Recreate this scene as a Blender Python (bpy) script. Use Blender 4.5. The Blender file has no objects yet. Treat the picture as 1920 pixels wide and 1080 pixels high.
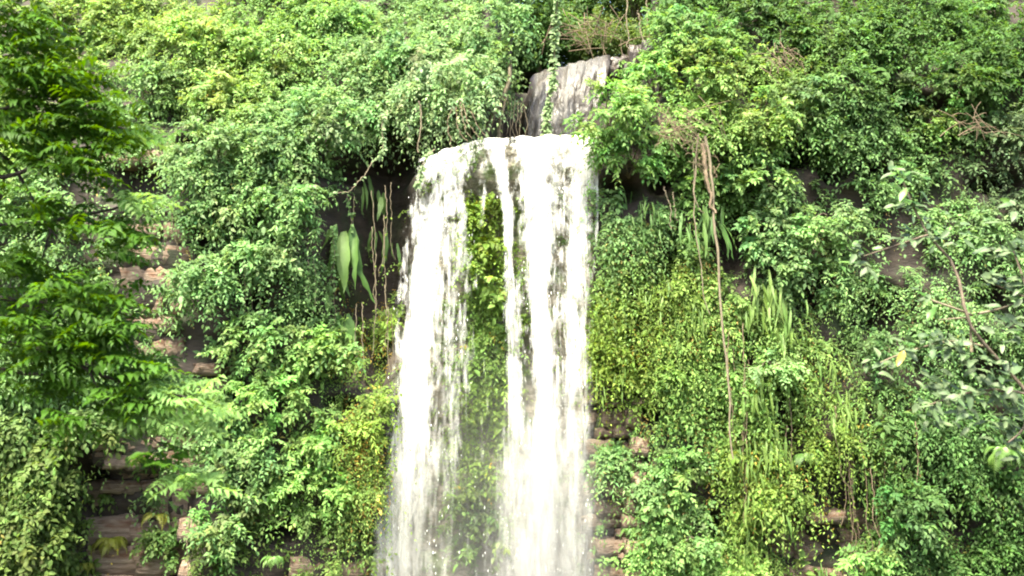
import bpy, math, random
import numpy as np
from mathutils import Vector

rng = np.random.default_rng(11)
random.seed(11)
scene = bpy.context.scene
COL = scene.collection
rad = math.radians

# ------------------------------------------------------------------ camera
LENS, CAMY, PITCH = 35.0, -28.0, rad(6.0)
cam_data = bpy.data.cameras.new('camera')
cam_data.lens = LENS
cam_data.sensor_width = 36.0
cam_data.clip_end = 2000
cam_data.dof.use_dof = True
cam_data.dof.focus_distance = 28.5
cam_data.dof.aperture_fstop = 1.5
cam = bpy.data.objects.new('camera', cam_data)
cam.location = (0, CAMY, 0)
cam.rotation_euler = (rad(90) + PITCH, 0, 0)
COL.objects.link(cam)
scene.camera = cam

# ------------------------------------------------------------------ sky, sun, exposure
SUN_EL, SUN_AZ = rad(64), rad(208)      # azimuth from +Y clockwise: behind the camera, a little to its left
world = bpy.data.worlds.new('World')
scene.world = world
world.use_nodes = True
wn = world.node_tree
wn.nodes.clear()
w_out = wn.nodes.new('ShaderNodeOutputWorld')
w_bg = wn.nodes.new('ShaderNodeBackground')
w_sky = wn.nodes.new('ShaderNodeTexSky')
w_sky.sky_type = 'NISHITA'
w_sky.sun_disc = False
w_sky.sun_elevation = SUN_EL
w_sky.sun_rotation = SUN_AZ
w_sky.air_density = 1.0
w_sky.dust_density = 4.0
w_sky.ozone_density = 0.6
w_bg.inputs['Strength'].default_value = 0.09
wn.links.new(w_sky.outputs[0], w_bg.inputs['Color'])
wn.links.new(w_bg.outputs[0], w_out.inputs['Surface'])

sun_data = bpy.data.lights.new('sun', 'SUN')
sun_data.energy = 3.2
sun_data.angle = rad(20)
sun_data.color = (1.0, 0.93, 0.75)
sun = bpy.data.objects.new('sun', sun_data)
COL.objects.link(sun)
sdir = Vector((math.sin(SUN_AZ) * math.cos(SUN_EL), math.cos(SUN_AZ) * math.cos(SUN_EL), math.sin(SUN_EL)))
sun.rotation_euler = sdir.to_track_quat('Z', 'Y').to_euler()

scene.view_settings.view_transform = 'Standard'
scene.view_settings.look = 'None'
scene.view_settings.gamma = 1.0
scene.view_settings.use_curve_mapping = False
scene.view_settings.exposure = 2.85
scene.render.engine = 'CYCLES'
cy = scene.cycles
cy.max_bounces = 6
cy.diffuse_bounces = 3
cy.glossy_bounces = 2
cy.transmission_bounces = 4
cy.transparent_max_bounces = 16
cy.use_denoising = True
cy.filter_width = 2.0
cy.sample_clamp_indirect = 4.0
cy.caustics_reflective = False
cy.caustics_refractive = False

# ------------------------------------------------------------------ numbers and noise
KPX = 36.0 / LENS / 1920.0           # tangent per photo pixel


def ray(px, py):
    """direction (with y component 1-ish) of the view ray through photo pixel px, py"""
    a = (np.asarray(px, float) - 960) * KPX
    b = -(np.asarray(py, float) - 540) * KPX
    c, s = math.cos(PITCH), math.sin(PITCH)
    return a, c - b * s, s + b * c


def at(px, py, Y):
    a, y, z = ray(px, py)
    t = (np.asarray(Y, float) - CAMY) / y
    return np.stack(np.broadcast_arrays(a * t, np.asarray(Y, float) + 0 * t, z * t), -1)


def to_px(P):
    P = np.asarray(P, float)
    c, s = math.cos(PITCH), math.sin(PITCH)
    dy, dz = P[..., 1] - CAMY, P[..., 2]
    dep = dy * c + dz * s
    up = -dy * s + dz * c
    return 960 + P[..., 0] / dep / KPX, 540 - up / dep / KPX


PM = 28.0 * KPX                       # metres per photo pixel at the cliff


def hash2(ix, iy, seed):
    h = (ix.astype(np.int64) * 374761393 + iy.astype(np.int64) * 668265263 + seed * 974711) & 0x7fffffff
    h = ((h ^ (h >> 13)) * 1274126177) & 0x7fffffff
    return ((h ^ (h >> 16)) & 0xffff) / 65535.0


def vnoise(x, y, seed=0):
    x = np.asarray(x, float); y = np.asarray(y, float)
    x, y = np.broadcast_arrays(x, y)
    ix, iy = np.floor(x), np.floor(y)
    fx, fy = x - ix, y - iy
    fx = fx * fx * (3 - 2 * fx); fy = fy * fy * (3 - 2 * fy)
    a = hash2(ix, iy, seed); b = hash2(ix + 1, iy, seed)
    c = hash2(ix, iy + 1, seed); d = hash2(ix + 1, iy + 1, seed)
    return (a + (b - a) * fx) * (1 - fy) + (c + (d - c) * fx) * fy


def fbm(x, y, seed=0, octv=4):
    s, amp, tot = 0, 1.0, 0
    for o in range(octv):
        s = s + amp * vnoise(np.asarray(x) * 2 ** o, np.asarray(y) * 2 ** o, seed + o * 17)
        tot += amp
        amp *= 0.5
    return s / tot


def S(a, b, x):
    t = np.clip((np.asarray(x, float) - a) / (b - a), 0, 1)
    return t * t * (3 - 2 * t)


def box(a, b, x, e=25):
    return S(a - e, a + e, x) * (1 - S(b - e, b + e, x))


def unit(v):
    return v / np.maximum(np.linalg.norm(v, axis=-1, keepdims=True), 1e-9)


# ------------------------------------------------------------------ the cliff's depth field
HOLES = [(1645, 582, 48, 36), (1205, 682, 26, 16), (1365, 450, 40, 70), (1705, 885, 42, 55), (1465, 770, 30, 60), (1745, 195, 70, 26), (1690, 165, 40, 22), (1560, 890, 60, 40),
         (1520, 540, 26, 34), (1830, 690, 40, 40), (1880, 340, 44, 18), (1500, 280, 40, 26), (1440, 470, 40, 22), (1250, 470, 26, 36), (1170, 350, 34, 26), (1245, 330, 30, 30), (1300, 880, 22, 22), (1400, 640, 20, 40), (1350, 760, 16, 40),
         (1600, 960, 40, 50), (1490, 1000, 50, 40), (1780, 950, 40, 40), (1650, 310, 30, 18), (1570, 310, 22, 26), (1860, 560, 30, 30), (1230, 770, 18, 20), (1330, 990, 24, 24),
         (548, 595, 34, 30), (615, 828, 24, 22), (525, 318, 50, 16), (620, 300, 40, 26), (470, 560, 24, 20), (700, 700, 18, 44), (545, 690, 24, 18), (640, 760, 30, 16), (430, 720, 24, 30), (520, 990, 50, 18), (150, 880, 22, 60), (60, 920, 14, 30), (110, 960, 16, 24),
         (330, 130, 40, 22), (560, 160, 24, 22), (660, 170, 20, 26), (330, 250, 26, 18), (470, 250, 30, 16), (380, 440, 20, 34)]


def holes(u, v):
    h = 0.0
    for (a, b, ra, rb) in HOLES:
        ra, rb = (ra * 1.2, rb * 1.25) if a > 1120 and b > 380 else (ra, rb)
        h = np.maximum(h, np.exp(-(((u - a) / ra) ** 2 + ((v - b) / rb) ** 2) ** 2))
    return h


def cliff_depth(u, v):
    """Y of the rock face over (u, v), the photo pixel grid laid on the plane Y = 0"""
    Y = 1.3 * (fbm(u / 260, v / 260, 3) - 0.5)
    Y = Y + 0.5 * (fbm(u / 70, v / 55, 9) - 0.5)
    strat = fbm(u / 900, v / 26 + 0.6 * fbm(u / 160, v / 160, 5), 21, 2)
    Y = Y + 0.35 * (strat - 0.5)
    # the bank slopes back above the brow on both sides
    Y = Y + np.maximum(0, 330 - v) * PM * 0.75 * (1 - S(860, 960, u))
    Y = Y + np.maximum(0, 160 - v) * PM * 0.6 * S(1180, 1300, u)
    Y = Y - 0.06 * (v - 540) * PM
    # hollow beside the fall
    g = np.exp(-((u - 705) / 85.0) ** 2) * S(150, 260, v) * (1 - S(540, 760, v))
    Y = Y + 2.6 * g
    # the wall behind the fall, undercut below its lip
    m = S(740, 790, u) * (1 - S(1108, 1130, u))
    wall = 0.25 + 0.75 * S(290, 430, v) + 0.35 * (fbm(u / 60, v / 60, 31) - 0.5)
    wall = wall - 0.06 * (v - 540) * PM
    brow = np.interp(u, [770, 785, 830, 890, 930, 1120], [316, 304, 288, 268, 262, 260])
    Y = np.where(v > brow, Y * (1 - m) + wall * m, Y)
    # the notch above the lip: the stream comes down a second, set-back step
    n = S(885, 960, u) * (1 - S(1112, 1135, u))
    n = np.maximum(n, S(1080, 1120, u) * (1 - S(1235, 1260, u)) * (1 - S(150, 185, v)))
    back = 3.6 + 0.4 * (fbm(u / 40, v / 40, 41) - 0.5) + np.maximum(0, 170 - v) * PM * 0.5
    k = n * (1 - S(258, 264, v))
    Y = Y * (1 - k) + back * k
    # bare hollows in the rock
    Y = Y + 1.1 * box(130, 350, u) * S(868, 892, v)
    Y = Y + 0.9 * box(205, 330, u, 15) * box(300, 378, v, 12)
    Y = Y + 0.6 * box(1450, 1600, u) * S(1005, 1025, v)
    Y = Y + 0.5 * box(1105, 1180, u, 12) * S(740, 770, v)
    return Y + 1.2 * holes(u, v)


GU = np.arange(-520, 2441, 10.0)
GV = np.arange(-330, 1441, 8.0)
UU, VV = np.meshgrid(GU, GV)
GY = cliff_depth(UU, VV)
_z = at(np.full(GV.shape, 960.0), GV, 0.0)[:, 2]


def uv_of(X, Z):
    """invert: world X, Z (on plane Y = 0) back to (u, v)"""
    u = np.interp(Z, _z[::-1], GV[::-1])
    # X scale depends on v through the ray length
    a, y, z = ray(960.0, u)
    t = -CAMY / y
    return 960 + X / t / KPX, u


def depth_at(X, Z):
    u, v = uv_of(X, Z)
    fu = np.clip((u - GU[0]) / 10.0, 0, len(GU) - 1.001)
    fv = np.clip((v - GV[0]) / 8.0, 0, len(GV) - 1.001)
    i, j = fu.astype(int), fv.astype(int)
    fu -= i; fv -= j
    return (GY[j, i] * (1 - fu) + GY[j, i + 1] * fu) * (1 - fv) + (GY[j + 1, i] * (1 - fu) + GY[j + 1, i + 1] * fu) * fv


def hit(px, py):
    """first point of the cliff on the rays through these photo pixels"""
    px = np.atleast_1d(np.asarray(px, float)); py = np.atleast_1d(np.asarray(py, float))
    a, y, z = ray(px, py)
    best = np.full(px.shape, np.nan)
    for Y in np.arange(-2.6, 9.0, 0.07):
        t = (Y - CAMY) / y
        inside = (depth_at(a * t, z * t) <= Y) & np.isnan(best)
        best[inside] = Y
    best[np.isnan(best)] = 6.0
    return at(px, py, best)


# ------------------------------------------------------------------ materials
def mat_new(name):
    m = bpy.data.materials.new(name)
    m.use_nodes = True
    m.node_tree.nodes.clear()
    return m, m.node_tree.nodes, m.node_tree.links


def ramp(n, stops):
    r = n.new('ShaderNodeValToRGB')
    e = r.color_ramp.elements
    while len(e) < len(stops):
        e.new(0.5)
    for q, (p, c) in zip(e, stops):
        q.position = p
        q.color = (*c, 1) if len(c) == 3 else c
    return r


def leaf_material(name, transl=0.3, rough=0.42, spec=0.5):
    m, n, l = mat_new(name)
    out = n.new('ShaderNodeOutputMaterial')
    at_ = n.new('ShaderNodeAttribute'); at_.attribute_name = 'Col'
    geo = n.new('ShaderNodeTexCoord')
    no = n.new('ShaderNodeTexNoise'); no.inputs['Scale'].default_value = 9.0; no.inputs['Detail'].default_value = 3
    l.new(geo.outputs['Object'], no.inputs['Vector'])
    hs = n.new('ShaderNodeHueSaturation')
    mr = n.new('ShaderNodeMapRange'); mr.inputs['To Min'].default_value = 0.7; mr.inputs['To Max'].default_value = 1.3
    l.new(no.outputs['Fac'], mr.inputs['Value'])
    l.new(mr.outputs[0], hs.inputs['Value'])
    l.new(at_.outputs['Color'], hs.inputs['Color'])
    p = n.new('ShaderNodeBsdfPrincipled')
    l.new(hs.outputs[0], p.inputs['Base Color'])
    p.inputs['Roughness'].default_value = rough
    p.inputs['Specular IOR Level'].default_value = spec
    t = n.new('ShaderNodeBsdfTranslucent')
    hs2 = n.new('ShaderNodeHueSaturation'); hs2.inputs['Hue'].default_value = 0.475; hs2.inputs['Saturation'].default_value = 1.15; hs2.inputs['Value'].default_value = 1.4
    l.new(hs.outputs[0], hs2.inputs['Color'])
    l.new(hs2.outputs[0], t.inputs['Color'])
    mx = n.new('ShaderNodeMixShader'); mx.inputs[0].default_value = transl
    l.new(p.outputs[0], mx.inputs[1]); l.new(t.outputs[0], mx.inputs[2])
    l.new(mx.outputs[0], out.inputs['Surface'])
    return m


def plain_leaf_material(name, rgb, rgb2, transl=0.3, rough=0.45):
    """leaf objects that share a mesh: colour varies by object"""
    m, n, l = mat_new(name)
    out = n.new('ShaderNodeOutputMaterial')
    oi = n.new('ShaderNodeObjectInfo')
    mixc = ramp(n, [(0, rgb), (1, rgb2)])
    l.new(oi.outputs['Random'], mixc.inputs[0])
    tc = n.new('ShaderNodeTexCoord')
    no = n.new('ShaderNodeTexNoise'); no.inputs['Scale'].default_value = 14; no.inputs['Detail'].default_value = 4
    l.new(tc.outputs['Object'], no.inputs['Vector'])
    mr = n.new('ShaderNodeMapRange'); mr.inputs['To Min'].default_value = 0.72; mr.inputs['To Max'].default_value = 1.28
    l.new(no.outputs['Fac'], mr.inputs['Value'])
    hs = n.new('ShaderNodeHueSaturation')
    l.new(mr.outputs[0], hs.inputs['Value']); l.new(mixc.outputs[0], hs.inputs['Color'])
    p = n.new('ShaderNodeBsdfPrincipled')
    p.inputs['Roughness'].default_value = rough
    l.new(hs.outputs[0], p.inputs['Base Color'])
    t = n.new('ShaderNodeBsdfTranslucent')
    l.new(hs.outputs[0], t.inputs['Color'])
    mx = n.new('ShaderNodeMixShader'); mx.inputs[0].default_value = transl
    l.new(p.outputs[0], mx.inputs[1]); l.new(t.outputs[0], mx.inputs[2])
    l.new(mx.outputs[0], out.inputs['Surface'])
    return m


def surface_material(name, stops, scale=(1, 1, 1), nscale=2.0, rough=0.85, bump=0.4, detail=8, second=None):
    m, n, l = mat_new(name)
    out = n.new('ShaderNodeOutputMaterial')
    tc = n.new('ShaderNodeTexCoord')
    mp = n.new('ShaderNodeMapping'); mp.inputs['Scale'].default_value = scale
    l.new(tc.outputs['Object'], mp.inputs['Vector'])
    no = n.new('ShaderNodeTexNoise'); no.inputs['Scale'].default_value = nscale; no.inputs['Detail'].default_value = detail
    no.inputs['Roughness'].default_value = 0.62
    l.new(mp.outputs[0], no.inputs['Vector'])
    r = ramp(n, stops)
    l.new(no.outputs['Fac'], r.inputs[0])
    p = n.new('ShaderNodeBsdfPrincipled')
    p.inputs['Roughness'].default_value = rough
    colour = r.outputs[0]
    if second:
        n2 = n.new('ShaderNodeTexNoise'); n2.inputs['Scale'].default_value = second[0]; n2.inputs['Detail'].default_value = 5
        l.new(tc.outputs['Object'], n2.inputs['Vector'])
        r2 = ramp(n, [(second[1], (0, 0, 0)), (second[1] + 0.12, (1, 1, 1))])
        l.new(n2.outputs['Fac'], r2.inputs[0])
        mc = n.new('ShaderNodeMix'); mc.data_type = 'RGBA'
        l.new(r2.outputs[0], mc.inputs[0])
        l.new(r.outputs[0], mc.inputs[6])
        mc.inputs[7].default_value = (*second[2], 1)
        colour = mc.outputs[2]
    l.new(colour, p.inputs['Base Color'])
    b = n.new('ShaderNodeBump'); b.inputs['Strength'].default_value = bump; b.inputs['Distance'].default_value = 0.12
    l.new(no.outputs['Fac'], b.inputs['Height']); l.new(b.outputs[0], p.inputs['Normal'])
    l.new(p.outputs[0], out.inputs['Surface'])
    return m


def water_material(name, white=0.88, seed=0.0, us=5.5, vs=1.0, gain=1.6, off=0.85, soft=.92, clot=1.15):
    m, n, l = mat_new(name)
    out = n.new('ShaderNodeOutputMaterial')
    uv = n.new('ShaderNodeUVMap'); uv.uv_map = 'UVMap'
    rho = n.new('ShaderNodeAttribute'); rho.attribute_name = 'rho'

    def noise(sx, sy, det, rough=0.6, dist=0.3, o=0.0):
        mp = n.new('ShaderNodeMapping')
        mp.inputs['Scale'].default_value = (sx, sy, 1)
        mp.inputs['Location'].default_value = (seed + o, seed * 1.7 + o, seed)
        l.new(uv.outputs[0], mp.inputs['Vector'])
        t = n.new('ShaderNodeTexNoise'); t.inputs['Scale'].default_value = 1.0
        t.inputs['Detail'].default_value = det; t.inputs['Roughness'].default_value = rough; t.inputs['Distortion'].default_value = dist
        l.new(mp.outputs[0], t.inputs['Vector'])
        return t.outputs['Fac']

    def math_(op, a, b=None, c=None, clamp=False):
        q = n.new('ShaderNodeMath'); q.operation = op; q.use_clamp = clamp
        for i, x in enumerate((a, b, c)):
            if x is None:
                continue
            if isinstance(x, (int, float)):
                q.inputs[i].default_value = x
            else:
                l.new(x, q.inputs[i])
        return q.outputs[0]
    streak = noise(us, vs, 4)
    lumps = noise(us * 0.5, vs * 1.9, 3, 0.65, 0.6, 3.3)
    fine = noise(us * 4.2, vs * 1.6, 3, 0.6, 0.2, 7.1)
    s = math_('ADD', math_('MULTIPLY', math_('SUBTRACT', streak, 0.5), 2.2), math_('MULTIPLY', math_('SUBTRACT', lumps, 0.5), 1.7 * clot))
    s = math_('ADD', s, math_('MULTIPLY', math_('SUBTRACT', fine, 0.5), 0.7))
    a = math_('ADD', math_('MULTIPLY', rho.outputs['Fac'], gain), s)
    mist = n.new('ShaderNodeAttribute'); mist.attribute_name = 'mist'
    a = math_('SUBTRACT', a, math_('SUBTRACT', off, math_('MULTIPLY', mist.outputs['Fac'], 0.16)))
    a = math_('MULTIPLY', a, math_('SUBTRACT', soft, math_('MULTIPLY', mist.outputs['Fac'], soft * 0.62)), clamp=True)
    a = math_('MULTIPLY', a, math_('MULTIPLY', rho.outputs['Fac'], 6.0, clamp=True))
    d = n.new('ShaderNodeBsdfDiffuse'); d.inputs['Color'].default_value = (white, white * .995, white * 0.925, 1)
    t = n.new('ShaderNodeBsdfTranslucent'); t.inputs['Color'].default_value = (white, white * .995, white * 0.925, 1)
    g = n.new('ShaderNodeBsdfGlossy'); g.inputs['Roughness'].default_value = 0.25; g.inputs['Color'].default_value = (1, 1, 1, 1)
    m1 = n.new('ShaderNodeMixShader'); m1.inputs[0].default_value = 0.3
    l.new(d.outputs[0], m1.inputs[1]); l.new(t.outputs[0], m1.inputs[2])
    m2 = n.new('ShaderNodeMixShader'); m2.inputs[0].default_value = 0.06
    l.new(m1.outputs[0], m2.inputs[1]); l.new(g.outputs[0], m2.inputs[2])
    tr = n.new('ShaderNodeBsdfTransparent'); tr.inputs['Color'].default_value = (0.97, 0.98, 0.97, 1)
    mx = n.new('ShaderNodeMixShader')
    l.new(a, mx.inputs[0]); l.new(tr.outputs[0], mx.inputs[1]); l.new(m2.outputs[0], mx.inputs[2])
    bp = n.new('ShaderNodeBump'); bp.inputs['Strength'].default_value = 0.6; bp.inputs['Distance'].default_value = 0.08
    l.new(s, bp.inputs['Height'])
    l.new(bp.outputs[0], d.inputs['Normal'])
    l.new(mx.outputs[0], out.inputs['Surface'])
    return m


M_LEAF = leaf_material('leaf_creeper', 0.4, 0.6, 0.16)
M_FORE = leaf_material('leaf_feathery', 0.42, 0.6, 0.2)
M_BARK = surface_material('bark', [(0.25, (0.06, 0.042, 0.028)), (0.75, (0.19, 0.15, 0.105))], (6, 6, 1.2), 3, 0.9, 0.5)
M_PALE = surface_material('pale_bark', [(0.25, (0.1, 0.08, 0.05)), (0.75, (0.24, 0.2, 0.13))], (6, 6, 1.2), 3, 0.9, 0.4)
M_DARKBARK = surface_material('dark_bark', [(0.25, (0.02, 0.015, 0.012)), (0.75, (0.06, 0.045, 0.035))], (6, 6, 1.2), 3, 0.9, 0.4)
M_DEAD = surface_material('dead_twigs', [(0.25, (0.1, 0.072, 0.045)), (0.75, (0.23, 0.17, 0.105))], (6, 6, 2), 3, 0.9, 0.3)
M_ROCK = surface_material('rock_face', [(0.25, (0.01, 0.007, 0.005)), (0.5, (0.026, 0.018, 0.012)), (0.8, (0.06, 0.042, 0.03))],
                          (1, 1, 3.2), 1.3, 0.8, 0.8, second=(0.9, 0.52, (0.02, 0.03, 0.008)))  # kept dark: shade of recesses and foliage gaps put into the rock colour
M_SLAB = surface_material('sandstone', [(0.22, (0.07, 0.044, 0.03)), (0.5, (0.21, 0.15, 0.105)), (0.8, (0.36, 0.285, 0.21))],
                          (1, 1, 3.4), 2.6, 0.85, 1.0, second=(2.2, 0.53, (0.13, 0.062, 0.033)))
M_WET = surface_material('wet_rock', [(0.22, (0.01, 0.007, 0.005)), (0.5, (0.028, 0.02, 0.014)), (0.8, (0.075, 0.056, 0.038))],
                         (2, 2, 0.9), 2.2, 0.35, 0.7)
M_SOIL = surface_material('soil', [(0.3, (0.03, 0.035, 0.015)), (0.7, (0.07, 0.07, 0.035))], (1, 1, 1), 0.8, 0.95, 0.5)
M_WATER = water_material('falling_water', 0.8, 0.0)
M_WATER2 = water_material('falling_water_thin', 0.27, 5.3, us=9, vs=0.5, gain=1.2, off=0.72, soft=.8, clot=0.4)


# ------------------------------------------------------------------ mesh helpers
def mesh_from(name, V, F, mat, col=None, smooth=False, uv=None, rho=None, mist=None):
    """V (n,3); F list of (m,k) index arrays of one or more face sizes"""
    me = bpy.data.meshes.new(name)
    V = np.asarray(V, np.float32)
    F = F if isinstance(F, list) else [F]
    me.vertices.add(len(V)); me.vertices.foreach_set('co', V.ravel())
    loops = np.concatenate([f.ravel() for f in F]).astype(np.int32)
    tot = np.concatenate([np.full(len(f), f.shape[1]) for f in F]).astype(np.int32)
    start = np.concatenate([[0], np.cumsum(tot)[:-1]]).astype(np.int32)
    me.loops.add(len(loops)); me.loops.foreach_set('vertex_index', loops)
    me.polygons.add(len(tot)); me.polygons.foreach_set('loop_start', start)
    try:
        me.polygons.foreach_set('loop_total', tot)
    except Exception:
        pass
    if smooth:
        me.polygons.foreach_set('use_smooth', np.ones(len(tot), bool))
    if col is not None:
        a = me.attributes.new('Col', 'FLOAT_COLOR', 'POINT')
        c = np.ones((len(V), 4), np.float32); c[:, :3] = col
        a.data.foreach_set('color', c.ravel())
    if rho is not None:
        a = me.attributes.new('rho', 'FLOAT', 'POINT')
        a.data.foreach_set('value', np.asarray(rho, np.float32).ravel())
    if mist is not None:
        a = me.attributes.new('mist', 'FLOAT', 'POINT')
        a.data.foreach_set('value', np.asarray(mist, np.float32).ravel())
    if uv is not None:
        ul = me.uv_layers.new(name='UVMap')
        ul.data.foreach_set('uv', np.asarray(uv, np.float32)[loops].ravel())
    me.materials.append(mat)
    me.update(calc_edges=True)
    me.validate()
    return me


def link(name, data, parent=None, loc=None):
    o = bpy.data.objects.new(name, data)
    COL.objects.link(o)
    if parent is not None:
        o.parent = parent
    if loc is not None:
        o.location = loc
    return o


def tag(o, label=None, cat=None, group=None, kind=None):
    if label: o['label'] = label
    if cat: o['category'] = cat
    if group: o['group'] = group
    if kind: o['kind'] = kind
    return o


def empty(name, loc, label, cat, group=None, kind=None):
    o = link(name, None, None, tuple(float(q) for q in loc))
    return tag(o, label, cat, group, kind)


# small leaf: five points, folded along the midrib; oval leaf: eight points
SMALL_V = np.array([(0, 0, 0), (.42, .5, .10), (.42, -.5, .10), (.5, 0, 0), (1, 0, -.16)])
SMALL_F = np.array([(0, 1, 3), (0, 3, 2), (3, 1, 4), (3, 4, 2)])
OVAL_V = np.array([(0, 0, 0), (.25, .4, .08), (.62, .44, .06), (1, 0, -.2), (.62, -.44, .06), (.25, -.4, .08), (.3, 0, .0), (.66, 0, -.04)])
OVAL_F = np.array([(0, 1, 6), (0, 6, 5), (1, 2, 7), (1, 7, 6), (5, 6, 7), (5, 7, 4), (2, 3, 7), (7, 3, 4)])


class Leaves:
    def __init__(self):
        self.V, self.F, self.C, self.n = [], [], [], 0

    def add(self, P, D, N, L, W, C, oval=False):
        P, D, N = P.reshape(-1, 3), unit(D.reshape(-1, 3)), N.reshape(-1, 3)
        L, W = np.asarray(L).reshape(-1), np.asarray(W).reshape(-1)
        Sd = unit(np.cross(D, N)); Nn = np.cross(Sd, D)
        T, F = (OVAL_V, OVAL_F) if oval else (SMALL_V, SMALL_F)
        k = len(T)
        V = (P[:, None] + D[:, None] * (T[None, :, 0, None] * L[:, None, None]) + Sd[:, None] * (T[None, :, 1, None] * W[:, None, None])
             + Nn[:, None] * (T[None, :, 2, None] * L[:, None, None]))
        m = len(P)
        self.V.append(V.reshape(-1, 3))
        self.F.append((F[None] + (self.n + np.arange(m) * k)[:, None, None]).reshape(-1, 3))
        self.C.append(np.repeat(C.reshape(-1, 3), k, 0))
        self.n += m * k

    def sprays(self, org, d0, ln, K, leaf, droop, col, wid=0.5, jit=0.35, out=0.5, oval=False, spread=0.8, cj=0.16, taper=0.35):
        """twigs that arch over, with alternate leaves"""
        N = len(org)
        if N == 0:
            return
        ln = np.broadcast_to(ln, (N,)); leaf = np.broadcast_to(leaf, (N,)); droop = np.broadcast_to(droop, (N,))
        t = ((np.arange(K) + 0.7) / K)[None, :, None]
        G = np.array([0, 0, -1.0])
        pos = org[:, None] + d0[:, None] * ln[:, None, None] * t + G * (droop * ln)[:, None, None] * t ** 2
        tang = unit(d0[:, None] + G * 2 * droop[:, None, None] * t)
        up = np.array([0, -out, 1.0]) + rng.normal(0, 0.25, (N, 1, 3))
        side = unit(np.cross(tang, np.broadcast_to(up, tang.shape)) + rng.normal(0, 0.15, (N, K, 3)))
        sg = np.where((np.arange(K) % 2) == 0, 1, -1)[None, :, None]
        sg = sg * rng.choice([-1, 1], (N, 1, 1))
        D = tang * 0.6 + side * sg * spread + rng.normal(0, jit, (N, K, 3)) + G * 0.18
        D[:, -1] = tang[:, -1]
        Nn = np.broadcast_to(up, tang.shape) + rng.normal(0, jit, (N, K, 3))
        sz = leaf[:, None] * (1 - taper * (t[..., 0] - 0.3).clip(0)) * rng.uniform(0.7, 1.2, (N, K))
        c = col[:, None] * np.exp(rng.normal(0, cj, (N, K, 1))) * np.exp(rng.normal(0, cj * 0.35, (N, K, 3)))
        self.add(pos, D, Nn, sz, sz * wid * rng.uniform(0.8, 1.2, (N, K)), c, oval)

    def mesh(self, name, mat):
        V = np.concatenate(self.V); F = np.concatenate(self.F); C = np.concatenate(self.C)
        return mesh_from(name, V, F, mat, col=C)

    def relative(self, loc):
        self.V = [v - np.asarray(loc) for v in self.V]
        return self


class Tubes:
    def __init__(self):
        self.V, self.F, self.n = [], [], 0

    def add(self, pts, r, sides=5, wob=0.0):
        pts = np.asarray(pts, float)
        n = len(pts)
        r = np.broadcast_to(np.asarray(r, float), (n,))
        t = unit(np.gradient(pts, axis=0))
        ref = np.array([0, -1.0, 0.13])
        a = unit(np.cross(t, ref)); b = np.cross(t, a)
        ang = np.arange(sides) * 2 * math.pi / sides
        rr = r[:, None] * (1 + wob * rng.uniform(-1, 1, (n, sides)))
        ring = pts[:, None] + (a[:, None] * np.cos(ang)[None, :, None] + b[:, None] * np.sin(ang)[None, :, None]) * rr[..., None]
        self.V.append(ring.reshape(-1, 3))
        i = np.arange(n - 1)[:, None] * sides; j = np.arange(sides)[None]; k = (j + 1) % sides
        self.F.append((np.stack(np.broadcast_arrays(i + j, i + k, i + sides + k, i + sides + j), -1).reshape(-1, 4)) + self.n)
        self.n += n * sides
        return self

    def mesh(self, name, mat, loc=(0, 0, 0)):
        return mesh_from(name, np.concatenate(self.V) - np.asarray(loc), np.concatenate(self.F), mat, smooth=True)


def curve(pts, n=16, wob=0.0):
    """smooth path through points"""
    pts = np.asarray(pts, float)
    t = np.linspace(0, len(pts) - 1, len(pts)); q = np.linspace(0, len(pts) - 1, n)
    i = np.clip(q.astype(int), 0, len(pts) - 2); f = (q - i)[:, None]
    p0 = pts[np.maximum(i - 1, 0)]; p1 = pts[i]; p2 = pts[i + 1]; p3 = pts[np.minimum(i + 2, len(pts) - 1)]
    r = 0.5 * ((2 * p1) + (-p0 + p2) * f + (2 * p0 - 5 * p1 + 4 * p2 - p3) * f ** 2 + (-p0 + 3 * p1 - 3 * p2 + p3) * f ** 3)
    if wob:
        w = rng.normal(0, wob, r.shape); w[0] = 0
        r = r + w
    return r


# leaf colours (albedo) by kind; deep also carries painted shade
PAL = dict(
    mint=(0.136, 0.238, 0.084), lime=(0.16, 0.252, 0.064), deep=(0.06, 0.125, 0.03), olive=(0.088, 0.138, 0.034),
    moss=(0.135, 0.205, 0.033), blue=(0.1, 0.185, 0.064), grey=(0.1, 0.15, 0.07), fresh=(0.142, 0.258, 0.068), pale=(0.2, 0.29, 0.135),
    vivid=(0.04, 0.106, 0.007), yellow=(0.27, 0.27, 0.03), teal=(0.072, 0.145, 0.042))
PAL = {k: np.array(v) for k, v in PAL.items()}

# ------------------------------------------------------------------ setting: cliff, ground, plateau, pool
P0 = at(UU, VV, 0.0)
CV = P0.copy(); CV[..., 1] = GY
keep = np.ones((len(GV) - 1, len(GU) - 1), bool)
cu = UU[:-1, :-1]; cv = VV[:-1, :-1]
keep &= ~((cu > 950) & (cu < 1245) & (cv < 70 + 0.0 * cu + 20 * (cu < 1090)))
nv, nu = UU.shape
idx = np.arange(nv * nu).reshape(nv, nu)
CF = np.stack([idx[:-1, :-1], idx[1:, :-1], idx[1:, 1:], idx[:-1, 1:]], -1)[keep]
cliff = link('cliff', mesh_from('cliff', CV.reshape(-1, 3), CF, M_ROCK, smooth=True))
tag(cliff, 'tall stratified rock cliff overgrown with creepers, ferns and shrubs', 'cliff', kind='structure')

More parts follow.
